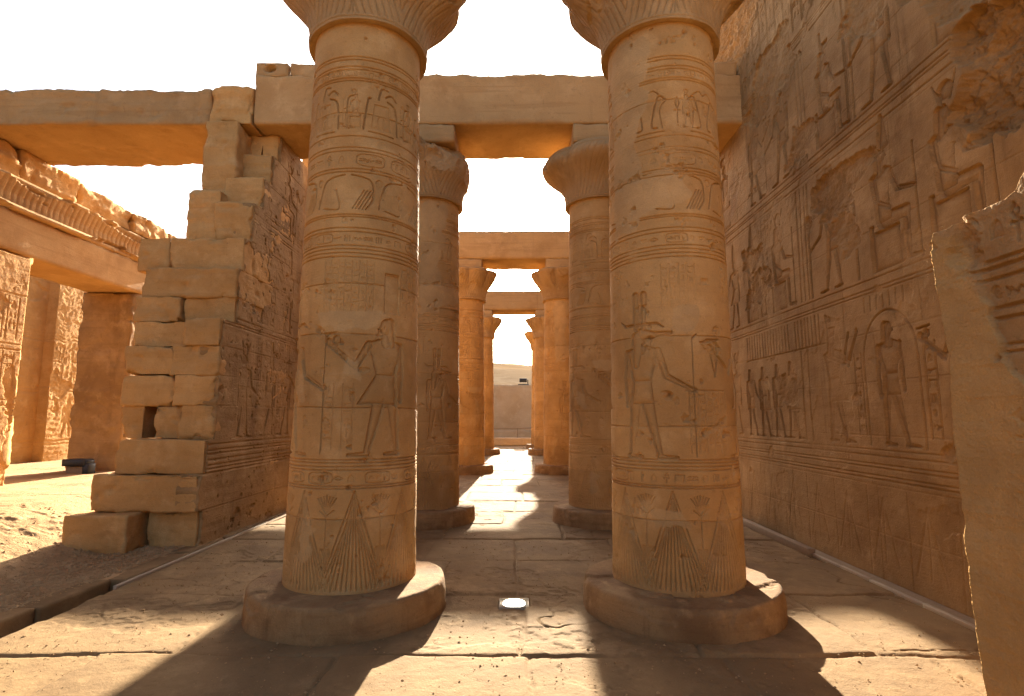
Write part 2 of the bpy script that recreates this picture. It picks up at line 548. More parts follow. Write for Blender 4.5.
        if hat == 'tall':
            W.append(d_poly(U, V, [(-.045, ty), (.06, ty - .02), (.055, ty + .10), (.02, ty + .25), (.0, ty + .25), (-.03, ty + .12)]) - .01)
        elif hat == 'plumes':
            W.append(uni(d_caps(U, V, (-.02, ty), (-.03, ty + .26), .022, .03))); W.append(d_caps(U, V, (.04, ty), (.04, ty + .26), .022, .03))
            W.append(uni(d_caps(U, V, (-.13, ty + .03), (.14, ty + .03), .012), d_caps(U, V, (.14, ty + .03), (.19, ty + .07), .012, .005), d_caps(U, V, (-.13, ty + .03), (-.18, ty + .0), .012, .005)))
        elif hat == 'disc':
            W.append(d_ell(U, V, (.01, ty + .09), .065, .065))
            W.append(uni(d_caps(U, V, (-.03, ty + .02), (-.09, ty + .17), .014, .006), d_caps(U, V, (.05, ty + .02), (.11, ty + .17), .014, .006)))
        elif hat == 'flat':
            W.append(d_poly(U, V, [(-.055, ty), (.06, ty - .02), (.075, ty + .20), (.055, ty + .20), (.045, ty + .07), (-.06, ty + .07)]) - .006)
        if hold == 'jars':
            W.append(d_ell(U, V, (-.42, .80), .03, .035)); W.append(d_ell(U, V, (-.36, .82), .03, .035))
            W.append(d_caps(U, V, (-.45, .86), (-.33, .87), .01))
        for d in W:
            if d is not None:
                s.part(d * h, sl, dep, soft)
    def glyph(s, k, u, v, w, h, dep=0.007, wd=0.006):
        def T(pts): return [(u + (x - .5) * w, v + y * h) for x, y in pts]
        def blob(fn):
            wn = s.win(u - w * .6, u + w * .6, v - .02, v + h + .02)
            if not wn: return
            sl, U, V = wn
            s.part(fn((U - u) / w + .5, (V - v) / h) * min(w, h), sl, dep, min(w, h) * .3)
        k = k % 14
        L = lambda p: s.line(T(p), wd, dep)
        if k == 0: L([(.5, .05), (.5, .95)]); L([(.5, .95), (.75, .7), (.55, .4)])
        elif k == 1:
            for y in (.35, .6): L([(.02 + i * .16, y + (.1 if i % 2 else -.04)) for i in range(7)])
        elif k == 2: blob(lambda X, Y: d_ell(X, Y, (.5, .5), .3, .3)); L([(.5, .45), (.5, .55)])
        elif k == 3: blob(lambda X, Y: np.maximum(d_ell(X, Y, (.5, .25), .36, .5), .25 - Y))
        elif k == 4: blob(lambda X, Y: uni(d_caps(X, Y, (.3, .55), (.75, .35), .17, .08), d_ell(X, Y, (.26, .8), .12, .13))); L([(.45, .35), (.45, .05), (.3, .05)]); L([(.58, .35), (.58, .05)])
        elif k == 5: L([(.05, .45), (.5, .7), (.95, .45), (.5, .28), (.05, .45)])
        elif k == 6: L([(.08, .2), (.08, .8), (.92, .8), (.92, .2)])
        elif k == 7: L([(.05, .3), (.25, .55), (.5, .3), (.75, .55), (.95, .4)]); L([(.05, .3), (.02, .6)])
        elif k == 8: L([(.5, .05), (.5, .55)]); L([(.25, .5), (.75, .5)]); L([(.5, .55), (.33, .75), (.5, .95), (.67, .75), (.5, .55)])
        elif k == 9:
            for x in (.2, .5, .8): L([(x, .2), (x, .8)])
        elif k == 10: blob(lambda X, Y: np.maximum(d_ell(X, Y, (.5, .7), .42, .5), Y - .7))
        elif k == 11: L([(.05, .5), (.7, .5), (.95, .62)]); L([(.3, .5), (.3, .3)])
        elif k == 12: blob(lambda X, Y: d_caps(X, Y, (.4, .1), (.5, .8), .14, .2)); L([(.7, .2), (.7, .9)])
        else: blob(lambda X, Y: d_poly(X, Y, [(.2, .1), (.8, .1), (.8, .5), (.5, .9), (.2, .5)]))
    def textcol(s, u, v0, v1, w=0.07, dep=0.006, rules=True, wd=0.005):
        if rules:
            s.line([(u - w / 2, v0), (u - w / 2, v1)], wd, dep); s.line([(u + w / 2, v0), (u + w / 2, v1)], wd, dep)
        v = v1 - w * .2
        while v - w * .8 > v0:
            hh = w * s.rng.choice([.45, .65, .8, .9])
            if s.rng.random() < .35:
                s.glyph(s.rng.randrange(14), u - w * .22, v - hh, w * .36, hh, dep, wd * .8); s.glyph(s.rng.randrange(14), u + w * .22, v - hh, w * .36, hh, dep, wd * .8)
            else:
                s.glyph(s.rng.randrange(14), u, v - hh, w * .74, hh, dep, wd * .9)
            v -= hh + w * .12
    def textrow(s, u0, u1, v0, v1, dep=0.006, wd=0.005):
        h = v1 - v0; u = u0 + h * .5
        while u < u1 - h * .4:
            if s.rng.random() < .2:   # a name ring
                L = h * 2.2
                if u + L < u1:
                    pts = [(u + L / 2 + (L / 2 - h * .4 * 0) * .9 * math.copysign(abs(math.cos(a)) ** .5, math.cos(a)), (v0 + v1) / 2 + h * .42 * math.copysign(abs(math.sin(a)) ** .6, math.sin(a))) for a in np.linspace(0, 2 * math.pi, 25)]
                    s.line(pts, wd, dep)
                    for k in range(3): s.glyph(s.rng.randrange(14), u + L * (.25 + .25 * k), v0 + h * .25, h * .45, h * .5, dep, wd * .8)
                    u += L + h * .3
                    continue
            s.glyph(s.rng.randrange(14), u, v0 + h * .12, h * .75, h * .76, dep, wd)
            u += h * .95
    def comb(s, u0, u1, v0, v1, step=0.03, dep=0.005, wd=0.005):
        u = u0
        while u <= u1:
            s.line([(u, v0), (u, v1)], wd, dep); u += step
    def plaster(s, pts, keep=0.1, raise_=0.0, wob=0.05):
        """smooth repair where the carving is gone"""
        xs = [p[0] for p in pts]; ys = [p[1] for p in pts]
        wn = s.win(min(xs) - .1, max(xs) + .1, min(ys) - .1, max(ys) + .1)
        if not wn: return
        sl, U, V = wn
        n = gfbm(U[0], V[:, 0], 5, 4, int(s.rng.random() * 999))
        m = sstep(0.01, -0.01, d_poly(U, V, pts) + wob * n)
        s.G[sl] *= 1 - m * (1 - keep); s.G[sl] -= raise_ * m
        s.P[sl] = np.maximum(s.P[sl], m)
    def lost(s, pts, dep, wob=0.08, rough=0.02, freq=4):
        """surface broken away: ragged edge, rough floor"""
        xs = [p[0] for p in pts]; ys = [p[1] for p in pts]
        wn = s.win(min(xs) - .2, max(xs) + .2, min(ys) - .2, max(ys) + .2)
        if not wn: return
        sl, U, V = wn
        sd_ = int(s.rng.random() * 999)
        n = gfbm(U[0], V[:, 0], freq, 5, sd_)
        n2 = gfbm(U[0], V[:, 0], 7, 5, sd_ + 5, 0.6)
        d = d_poly(U, V, pts) + wob * n
        m = sstep(0.012, -0.03, d)
        s.G[sl] = s.G[sl] * (1 - m) + m * (dep * (0.55 + 0.45 * np.clip(-d / (dep + .05), 0, 1)) + rough * (.5 * n2 + .5 * np.round(n2 * 2.2) / 2.2))
    def wear(s, thr=0.35, freq=3, seed=0, dep=0.004, plen=None, keep=0.15):
        """patchy weathering that softens the carving"""
        n = gfbm(s.us, s.vs, freq, 5, seed, 0.55, plen=plen)
        m = sstep(thr, thr + 0.12, n)
        s.G = s.G * (1 - m * (1 - keep)) + m * dep
    def ground(s, seed=0, amp=0.004, plen=None):
        s.B = -amp * gfbm(s.us, s.vs, 1.2, 5, seed, 0.5, plen=plen) - amp * .35 * gfbm(s.us, s.vs, 14, 3, seed + 7, 0.5, plen=plen)
        s.B += amp * .5 * gfbm(s.us, s.vs, 0.9, 3, seed + 70, 0.5, stretch=14, plen=plen)
        pits = np.clip(gfbm(s.us, s.vs, 9, 3, seed + 77, 0.6, plen=plen) - 0.85, 0, 1)
        s.B += pits * 0.05
    def total(s):
        return s.G + s.B
    def at_u(s, u, A):
        """columns of A resampled at positions u"""
        x = (u - s.u0) / s.res
        i = np.clip(np.floor(x).astype(int), 0, A.shape[1] - 2); f = np.clip(x - i, 0, 1)
        return A[:, i] * (1 - f) + A[:, i + 1] * f

# ------------------------------------------------------------------ setting: ground, floor, court, hill
def build_ground():
    n = 60
    a = np.concatenate([-np.geomspace(900, 12, n), np.geomspace(12, 900, n)])
    X, Yg = np.meshgrid(a, a + 15)
    Zg = -0.22 + 0.25 * np.clip((np.hypot(X, Yg - 15) - 60) / 60, 0, 1) * gfbm(a, a, 0.02, 4, 3)
    structure(link("ground", grid_mesh("ground", np.stack([X, Yg, Zg], -1)), M_DIRT))
    # bare rocky hill behind the end wall
    xs = np.linspace(-260, 260, 260); ys = np.linspace(58, 280, 150)
    X, Yg = np.meshgrid(xs, ys)
    prof = sstep(50, 180, Yg) * sstep(285, 200, Yg)
    Zg = -1 + prof * (18.6 - X * 0.06 + 1.0 * gfbm(xs, ys, 0.02, 4, 9) + .16 * gfbm(xs, ys, 0.15, 4, 19))
    structure(link("hill", grid_mesh("hill", np.stack([X, Yg, Zg], -1)), M_HILL))

JROWS = [-6, -4.4, -2.8, -1.3, .2, 1.6, 2.9, 4.17, 5.52, 6.78, 7.95, 9.0, 10.3, 11.4, 12.8, 13.9, 15.2, 16.6, 17.7, 19, 20.3, 21.6, 22.8, 24, 25.4, 26.7, 27.9, 29.3, 30.6, 32, 33.5]
def build_floor():
    xs = np.arange(-3.95, 3.87, 0.0125)
    ys = np.concatenate([np.arange(-6, 2.9, 0.1), np.arange(2.9, 10.4, 0.0125), np.arange(10.4, 18, 0.028), np.arange(18, 33, 0.06)])
    rng = random.Random(4)
    H = np.zeros((len(ys), len(xs)))
    wob = 0.05 * gfbm(xs, ys, 1.1, 4, 8) + 0.012 * gfbm(xs, ys, 9, 3, 18)
    wob2 = 0.05 * gfbm(xs, ys, 1.0, 4, 28) + 0.012 * gfbm(xs, ys, 9, 3, 38)
    X, Yg = np.meshgrid(xs, ys)
    Yw = Yg + wob * 0.8
    Xw = X + wob2 * 0.7
    fixed = {7: [-2.5, -.02 + .08, 1.35, 2.6], 6: [-3.0, -1.25, .13, 1.5, 2.9], 8: [-2.2, -.75, .02, 1.0, 2.4], 9: [-3, -1.1, .03, 1.3, 2.7]}
    for r in range(len(JROWS) - 1):
        y0, y1 = JROWS[r], JROWS[r + 1]
        if r in fixed: js = fixed[r]
        else:
            js = []; x = -3.95 + rng.uniform(.5, 1.4)
            while x < 3.7:
                js.append(x); x += rng.uniform(.9, 1.9)
        ed = [-9] + js + [9]
        rowm = (Yw >= y0) & (Yw < y1)
        if not rowm.any(): continue
        for a, b in zip(ed[:-1], ed[1:]):
            m = rowm & (Xw >= a) & (Xw < b)
            if not m.any(): continue
            xx, yy = Xw[m], Yw[m]
            off = rng.uniform(-.010, .010)
            tx, ty = rng.uniform(-.008, .008), rng.uniform(-.008, .008)
            e = np.minimum(np.minimum(xx - a, b - xx), np.minimum(yy - y0, y1 - yy))
            hgt = off + tx * (xx - (max(a, -4) + min(b, 4)) / 2) + ty * (yy - (y0 + y1) / 2)
            gw = rng.uniform(.006, .013)
            hgt = hgt - 0.020 * sstep(gw + .008, gw * .4, e) - 0.006 * sstep(.05, 0.0, e)
            H[m] = hgt
    n = gfbm(xs, ys, 1.6, 6, 51, 0.55)
    H += 0.004 * n + 0.0012 * gfbm(xs, ys, 13, 4, 61, 0.6)
    # spalled, flaking areas with stepped edges
    sp = gfbm(xs, ys, 1.0, 6, 77, 0.58)
    H -= 0.007 * sstep(.42, .46, sp) + 0.006 * sstep(.66, .69, sp) + 0.005 * sstep(.9, .92, sp)
    # cracks
    c = np.abs(gfbm(xs, ys, 0.55, 5, 91, 0.5))
    H -= 0.018 * sstep(.010, .002, c) * sstep(-.1, .2, gfbm(xs, ys, .5, 3, 95))
    # hollow of broken stone by the lamp
    d = d_poly(X, Yg, [(-.78, 5.50), (-.02, 5.50), (.03, 4.9), (-.0, 4.45), (-.75, 4.3)]) + .09 * n
    H -= (0.02 + .012 * gfbm(xs, ys, 6, 5, 101, .6)) * sstep(.06, -.06, d)
    # sand drifted into the low places
    H = np.maximum(H, -0.020 + .004 * n)
    # lamp seat
    lamp = np.maximum(np.abs(X - .0) - .14, np.abs(Yg - 5.30) - .125)
    H = np.where(lamp < 0, -.05, H)
    P = np.stack([X, Yg, H + .012], -1)
    P = np.concatenate([P[:, :1], P, P[:, -1:]], 1); P = np.concatenate([P[:1], P, P[-1:]], 0)
    P[0, :, 2] = P[-1, :, 2] = -.2; P[:, 0, 2] = P[:, -1, 2] = -.2
    structure(link("floor", grid_mesh("floor", P), M_FLOOR))

def court_z(x, y):
    return 0.46 * sstep(-5.0, -7.0, x) * sstep(4.6, 7.5, y) + 0.02

def build_court():
    xs = np.concatenate([np.arange(-19, -9.2, .12), np.arange(-9.2, -4.22, 0.022)])
    ys = np.concatenate([np.arange(-5, 4, .12), np.arange(4, 9, .02), np.arange(9, 16, .05), np.arange(16, 30, .15)])
    X, Yg = np.meshgrid(xs, ys)
    n = gfbm(xs, ys, 0.9, 6, 5, .55)
    rub = np.clip(gfbm(xs, ys, 7, 4, 15, .65), -.2, 1)
    near = sstep(-4.3, -4.9, X) * sstep(9.0, 7.0, Yg)
    Zg = court_z(X, Yg) + .002 * n + (.022 * near + .001) * rub * sstep(-.25, .35, gfbm(xs, ys, .8, 3, 25))
    # tilted bedrock ledges
    led = gfbm(xs, ys * 1.0, .55, 4, 45, .5, stretch=2.2)
    Zg += .007 * sstep(.05, .08, led) * sstep(-5.2, -5.9, X) + .007 * sstep(.35, .38, led) * sstep(-5.2, -5.9, X)
    structure(link("court", grid_mesh("court", np.stack([X, Yg, Zg], -1)), M_DIRT))

build_ground(); build_floor(); build_court()

# ------------------------------------------------------------------ columns
Z0, Z1 = 0.22, 5.42
def shaft_r(z):
    return 0.585 - 0.065 * (z - 0.3) / 5.0
RM = 0.56                                   # mean radius: canvas u = theta * RM
UH = math.pi * RM

def fan_base(c, z0=.29, zt=1.06, phase=-.05, n=8):
    step = 2 * UH / n
    for k in range(n):
        u = -UH + (k + .5) * step + phase
        for j in range(-6, 7):
            c.line([(u + j * .010, zt - .045 * abs(j)), (u + j * .040, z0)], .006, .010)
        c.line([(u - .25, z0 + .02), (u, zt + .02), (u + .25, z0 + .02)], .007, .010)
        um = u + step / 2
        for j in range(-3, 4):
            c.line([(um, .90), (um + j * .026, 1.05 - .008 * abs(j))], .006, .008)
        c.line([(um, .90), (um, z0)], .006, .006)
        c.line([(um - .06, .93), (um, .88), (um + .06, .93)], .006, .008)
        for j in range(-3, 4):
            c.line([(um + j * .012, .62), (um + j * .03, z0)], .005, .006)

def symbols_low(c, v0, v1, seed, n=6):
    rg = random.Random(seed); h = v1 - v0; step = 2 * UH / n
    for k in range(n):
        u = -UH + (k + .5) * step
        # winged sun emblem over a basket
        c.curve([(u - .26, v1 - .0), (u - .08, v1 - .05), (u - .06, v0 + .12), (u - .12, v0 + .02)], .009, .013)
        c.curve([(u + .26, v1 - .0), (u + .08, v1 - .05), (u + .02, v0 + .14), (u + .0, v0 + .04)], .009, .013)
        wn = c.win(u - .06, u + .06, v1 - .13, v1 + .0)
        sl, U, V = wn
        c.part(d_ell(U, V, (u, v1 - .06), .038, .038), sl, .012, .02)
        for j in range(4):
            c.curve([(u - .24 + j * .03, v0 + .02), (u - .14 + j * .03, v0 + .2)], .007, .010)
        c.curve([(u + .06, v0 + .03), (u + .22, v0 + .02), (u + .18, v0 + .2)], .008, .010)

def symbols_high(c, v0, v1, n=6, kind=0):
    h = v1 - v0; step = 2 * UH / n
    for k in range(n):
        u = -UH + (k + .5) * step
        if kind == 0:       # seated pair below a feather
            c.curve([(u - .17, v0 + .02), (u - .135, v0 + .30), (u - .11, v0 + .33)], .010, .015)
            c.curve([(u + .17, v0 + .02), (u + .15, v0 + .27), (u + .06, v0 + .33)], .010, .015)
            wn = c.win(u - .16, u + .16, v0, v1); sl, U, V = wn
            c.part(uni(d_poly(U, V, [(u - .10, v0 + .03), (u + .10, v0 + .03), (u + .07, v0 + .28), (u - .07, v0 + .28)])), sl, .009, .04)
            c.part(d_ell(U, V, (u, v0 + .10), .04, .07), sl, .011, .03)
            c.curve([(u - .03, v0 + .33), (u + .0, v1), (u + .06, v1)], .009, .014)
            c.curve([(u + .04, v0 + .37), (u + .10, v0 + .40), (u + .15, v0 + .36)], .010, .014)
            c.curve([(u - .12, v0), (u + .13, v0 - .01)], .008, .010)
            c.curve([(u + .26, v0 + .02), (u + .26, v0 + .30), (u + .32, v0 + .34)], .009, .013)
            c.curve([(u + .26, v0 + .02), (u + .33, v0 + .03)], .009, .013)
            c.figure('seat', u + step * .5 + .02, v0 + .03, .36, 1, .012, .02, 'disc')
        else:               # rearing serpents
            for s_ in (-1, 1):
                x = u + s_ * .075
                c.curve([(x + s_ * .02, v0 + .03), (x - s_ * .03, v0 + .06), (x + s_ * .01, v0 + .26), (x + s_ * .05, v0 + .34), (x + s_ * .11, v0 + .30)], .010, .014)
                c.curve([(x + s_ * .07, v0 + .03), (x + s_ * .05, v0 + .20), (x + s_ * .10, v0 + .28)], .007, .009)
            c.curve([(u - .12, v0 + .36), (u - .05, v0 + .40), (u, v0 + .37), (u + .06, v0 + .40), (u + .12, v0 + .36)], .008, .010)
            c.glyph(8, u + step / 2, v0 + .05, .12, .28, .010, .007)
            c.curve([(u - .16, v0 - .01), (u + .16, v0 - .01)], .007, .009)
            c.figure('falcon', u + step * .5 + .10, v0 + .02, .34, -1, .012, .02, 'disc')

def drum_joints(c, zs, seed):
    rg = random.Random(seed)
    for z in zs:
        us = np.linspace(-UH, UH, 90)
        n = noise1(us * 2.3 + rg.random() * 40, seed)
        c.line([(u, z + .012 * k) for u, k in zip(us, n)], .0055, .014)
        # spalls along the joint
        for _ in range(9):
            u = rg.uniform(-UH, UH); L = rg.uniform(.02, .07)
            c.lost([(u - L, z - .012), (u + L, z - .016), (u + L * .8, z + .014), (u - L * .6, z + .018)], .013, .012, .004, 12)

def column_canvas(kind, res):
    c = Canvas(-UH, UH, Z0, Z1, res, 11 + kind)
    dg = lambda t: R(t) * RM
    fan_base(c, phase=(-.06 if kind == 0 else .05))
    for z in (1.105, 1.125, 1.255, 1.285, 1.315, 1.34): c.ring(z, .0065, .009)
    c.textrow(-UH, UH, 1.135, 1.245, .007, .006)
    if kind == 0:
        c.figure('offer', dg(41), 1.365, 1.22, 1, .022, .045, None, 'jars')
        c.figure('god', dg(-60), 1.365, 1.16, -1, .022, .045, 'plumes')
        c.figure('stand', dg(-105), 1.365, 1.15, -1, .018, .045, 'tall')
        c.figure('god', dg(110), 1.365, 1.12, -1, .018, .045, 'disc')
        for u in (-9, 8): c.textcol(dg(u), 1.42, 1.98, .085, .0045)
        for u in (-15, -8.5, -2, 4.5, 11, 17.5, 24): c.textcol(dg(u), 2.62, 3.07, .062, .0045)
        for u in (60, 68, 76, -70, -78, -86): c.textcol(dg(u), 2.70, 3.07, .07, .007)
        c.hband(2.62, 2.97, dg(38), dg(53), .008)
        c.line([(dg(38), 2.62), (dg(38), 2.98), (dg(53), 2.98), (dg(53), 2.62)], .006, .012)
    else:
        c.figure('croc', dg(-42), 1.345, 1.17, -1, .024, .045, 'plumes')
        c.figure('offer', dg(72), 1.345, 1.18, 1, .020, .045, 'tall', 'jars')
        c.figure('stand', dg(-112), 1.345, 1.18, -1, .018, .045, 'tall')
        c.figure('god', dg(135), 1.345, 1.12, 1, .018, .045, 'disc')
        for u in (3, 10.5, 18, 25.5, 33): c.textcol(dg(u), 1.40, 1.92, .068, .005)
        c.line([(dg(-3), 1.925), (dg(36), 1.925)], .006, .008)
        c.line([(dg(12), 2.34), (dg(25), 2.36), (dg(34), 2.30)], .012, .016); c.line([(dg(12), 2.34), (dg(16), 2.28), (dg(30), 2.28)], .010, .012)
        c.line([(dg(20), 2.30), (dg(26), 2.05), (dg(31), 2.28)], .010, .014)
        for u in (-18, -10, -2, 6): c.textcol(dg(u), 2.66, 3.04, .068, .005)
        for u in (45, 53, 61, 69, -70, -78): c.textcol(dg(u), 2.72, 3.06, .07, .006)
    for z in (3.105, 3.14, 3.175, 3.21, 3.335, 3.37, 3.475, 3.495): c.ring(z, .007, .0095)
    c.textrow(-UH, UH, 3.225, 3.325, .007, .006)
    symbols_low(c, 3.53, 3.87, 3 + kind)
    for z in (3.90, 3.93, 4.10, 4.135, 4.245): c.ring(z, .007, .009)
    c.textrow(-UH, UH, 3.95, 4.085, .007, .006)
    symbols_high(c, 4.30, 4.74, 6, kind)
    for z in (4.79, 4.815, 4.90, 4.93, 5.0, 5.03): c.ring(z, .008, .010)
    c.textrow(-UH, UH, 4.83, 4.89, .005, .005)
    # repairs and losses
    rg = random.Random(5 + kind)
    if kind == 0:
        c.plaster([(dg(-20), 2.46), (dg(30), 2.50), (dg(34), 2.62), (dg(-24), 2.60)], .25)
        c.plaster([(dg(-2), 2.05), (dg(20), 1.98), (dg(20), 2.25), (dg(2), 2.30)], .3)
        c.plaster([(dg(-55), 1.9), (dg(-40), 1.86), (dg(-42), 2.05), (dg(-58), 2.1)], .3)
        c.plaster([(dg(-35), .55), (dg(-22), .5), (dg(-15), .78), (dg(-30), .85)], .25)
        joints = (.86, 1.62 + .16, 2.42, 2.86, 4.47)
    else:
        c.plaster([(dg(-75), 3.3), (dg(-45), 3.4), (dg(-38), 3.75), (dg(-42), 4.25), (dg(-32), 4.7), (dg(-30), 5.3), (dg(-80), 5.3)], .06)
        c.plaster([(dg(-60), 3.45), (dg(10), 3.66), (dg(0), 3.95), (dg(-55), 3.85)], .12)
        c.plaster([(dg(-10), 2.42), (dg(10), 2.42), (dg(10), 2.66), (dg(-12), 2.64)], .3)
        c.plaster([(dg(-35), .75), (dg(-5), .80), (dg(-8), .95), (dg(-38), .93)], .2)
        joints = (.84, 1.62, 2.40, 3.92 - .05, 4.6)
    for _ in range(26):
        u = rg.uniform(-UH, UH); z = rg.uniform(.4, 5.1); a = rg.uniform(.02, .06)
        c.lost([(u - a, z), (u, z - a * .7), (u + a * 1.2, z), (u, z + a * .6)], .012, .02, .005, 10)
    c.G *= 1.5
    drum_joints(c, joints, 7 + kind)
    c.wear(.70, 2.2, 40 + kind, .003, 2 * UH, .45)
    c.ground(20 + kind * 9, .0032, 2 * UH)
    return c

def shaft_mesh(kind, res, th_front, th_back):
    c = column_canvas(kind, res)
    th = np.concatenate([np.linspace(-math.pi, R(-105), th_back, endpoint=False), np.linspace(R(-105), R(105), th_front, endpoint=False), np.linspace(R(105), math.pi, th_back, endpoint=False)])
    Hm = c.at_u(th * RM, c.total()); Pm = c.at_u(th * RM, c.P)
    r = shaft_r(c.vs)[:, None] - Hm
    # raised necking bands under the capital
    P = np.stack([r * np.sin(th), -r * np.cos(th), np.repeat(c.vs[:, None], len(th), 1)], -1)
    me = grid_mesh("shaft", P, True)
    a = me.attributes.new("patch", 'FLOAT', 'POINT')
    a.data.foreach_set("value", Pm.astype(np.float32).ravel())
    # every drum is its own piece of stone, with its own tone
    jz = [(.86, 1.78, 2.42, 2.86, 4.47), (.84, 1.62, 2.40, 3.87, 4.6)][kind]
    tn = np.array([-.10, .04, -.05, .07, -.02, .03])[np.searchsorted(jz, c.vs)]
    tn = tn[:, None] + .10 * c.at_u(th * RM, gfbm(c.us, c.vs, 1.6, 5, 66 + kind, .6, plen=2 * UH))
    a = me.attributes.new("tint", 'FLOAT', 'POINT')
    a.data.foreach_set("value", tn.astype(np.float32).ravel())
    me.materials.append(M_COL)
    return me

def capital_mesh(seed, rmax=1.06, lobes=8, broken=0.0, brk_ang=0.0, nth=420, nz=170, roll=0.0):
    zs = np.linspace(0, 1, nz)
    th = np.linspace(0, 2 * np.pi, nth, endpoint=False)
    T, S_ = np.meshgrid(th, zs)
    base_r = 0.575 + 0.105 * S_ + (rmax - .68 - .10) * sstep(.15, 1.0, S_) ** 1.35
    lob = np.abs(np.cos(T * lobes / 2)) ** .55
    r = base_r + (.13 * lob - .03) * sstep(.25, .8, S_)
    r = r - .10 * sstep(.93, 1.0, S_) ** 2 - roll * sstep(.55, 1.0, S_) ** 1.6
    # leaf ribs
    ph = T * 28 + 15 * S_ * np.sign(np.sin(T * lobes / 2))
    r = r - .016 * sstep(.42, .12, np.abs(np.sin(ph))) * sstep(.02, .08, S_) * sstep(.9, .8, S_)
    for b in (.0, .035, .86):
        r = r + .012 * (np.abs(S_ - b - .012) < .014)
    X = r * np.sin(T); Yc = -r * np.cos(T); Zc = 5.37 + S_ * .95
    p = np.stack([X, Yc, Zc], -1)
    f = fbm3(p.reshape(-1, 3) * 2.4 + seed * 7.1, 5, seed).reshape(T.shape)
    chipm = sstep(.40, .46, f)
    r = r + f * .012 - .05 * chipm * sstep(.2, .6, S_)
    if broken:
        side = np.cos(T - brk_ang)
        cut = sstep(-1.1, -.5, side + .3 * f)
        lim = .66 + .07 * S_ + .05 * f
        lim = lim - .5 * sstep(.75, 1.0, S_ + .15 * f) * .35
        r = np.where(r > lim, r * (1 - cut * broken) + lim * cut * broken, r)
    X = r * np.sin(T); Yc = -r * np.cos(T)
    P = np.stack([X, Yc, Zc], -1)
    top = np.stack([np.zeros((1, nth)), np.zeros((1, nth)), np.full((1, nth), 6.32)], -1)
    top = top + np.stack([.05 * np.sin(th), -.05 * np.cos(th), 0 * th], -1)[None]
    P = np.concatenate([P[:1] * np.array([.84, .84, 1]) + np.array([0, 0, .015]), P, P[-1:] * np.array([.8, .8, 1]), top], 0)
    me = grid_mesh("capital", P, True)
    me.materials.append(M_CAP)
    return me

def plinth_mesh(seed, r=.848, h=.262):
    prof = resample([(.3, h), (r - .03, h), (r - .008, h - .008), (r, h - .035), (r + .012, .16), (r + .02, .0), (r + .02, -.03)], .02)
    P = lathe(prof, 300, .012, seed)
    f = fbm3(P.reshape(-1, 3) * 3.3 + seed, 4, seed + 2).reshape(P.shape[:2])
    cm = sstep(.45, .6, f)[..., None]
    C_ = P * np.array([.985, .985, 1]); C_[..., 2] -= .015
    edge = (P[..., 2:] > h - .12)
    P = np.where(edge, P * (1 - cm) + C_ * cm, P)
    # worn ring where feet and weather hollow the top
    me = grid_mesh("plinth", P, True)
    me.materials.append(M_BASE)
    return me

def abacus_mesh(seed):
    v, q = rock(-.5, .5, -.655, .66, 6.30, 6.617, seed, .045, .012, .006, .03)
    me = raw_mesh("abacus", v, q); me.materials.append(M_BEAM)
    return me

SH = [shaft_mesh(0, .004, 640, 70), shaft_mesh(1, .004, 640, 70)]
SH_LO = [shaft_mesh(0, .008, 330, 40), shaft_mesh(1, .008, 330, 40)]
CAPS = [capital_mesh(1), capital_mesh(2), capital_mesh(5, 1.05, 8, 1.0, R(70)), capital_mesh(6, 1.24, 4, .0, roll=.38), capital_mesh(9, .98, 8)]
PL = [plinth_mesh(1), plinth_mesh(2), plinth_mesh(3)]
AB = abacus_mesh(3)

def column(x, y, sh, cap, pl, label, rz=0.0):
    t = thing("stone_column", label, "column", (x, y, 0), "columns lining the aisle")
    for nm, me, rot in (("plinth", pl, rz * 3), ("shaft", sh, rz), ("capital", cap, rz), ("abacus", AB, 0)):
        o = link(nm, me, None, t)
        if rot: o.rotation_euler.z = rot
        if nm == "plinth": o.location.y = -.05
    return t

column(-1.495, 5.26, SH[0], CAPS[0], PL[0], "nearest left column, carved with a bareheaded king offering jars")
column(1.495, 5.26, SH[1], CAPS[1], PL[1], "nearest right column, carved with a crocodile-headed god holding a staff")
column(-1.5, 9.40, SH_LO[1], CAPS[2], PL[2], "left column with a broken, squared-off capital right behind the nearest left column", R(70))
column(1.5, 9.40, SH_LO[0], CAPS[3], PL[0], "right column with a big rounded capital lobe right behind the nearest right column", R(0))
column(-1.5, 17.4, SH_LO[0], CAPS[4], PL[1], "third column back on the left side of the aisle, flared capital under the second beam", R(30))
column(1.5, 17.4, SH_LO[1], CAPS[4], PL[2], "third column back on the right side of the aisle, flared capital under the second beam", R(50))
column(-1.5, 25.7, SH_LO[1], CAPS[4], PL[0], "small far column on the left of the aisle, under the farthest beam", R(200))
column(1.5, 25.7, SH_LO[0], CAPS[4], PL[1], "small far column on the right of the aisle, under the farthest beam", R(140))
column(1.5, 30.0, SH_LO[1], CAPS[4], PL[2], "farthest column, carrying no beam, peeping out right of the end wall", R(250))

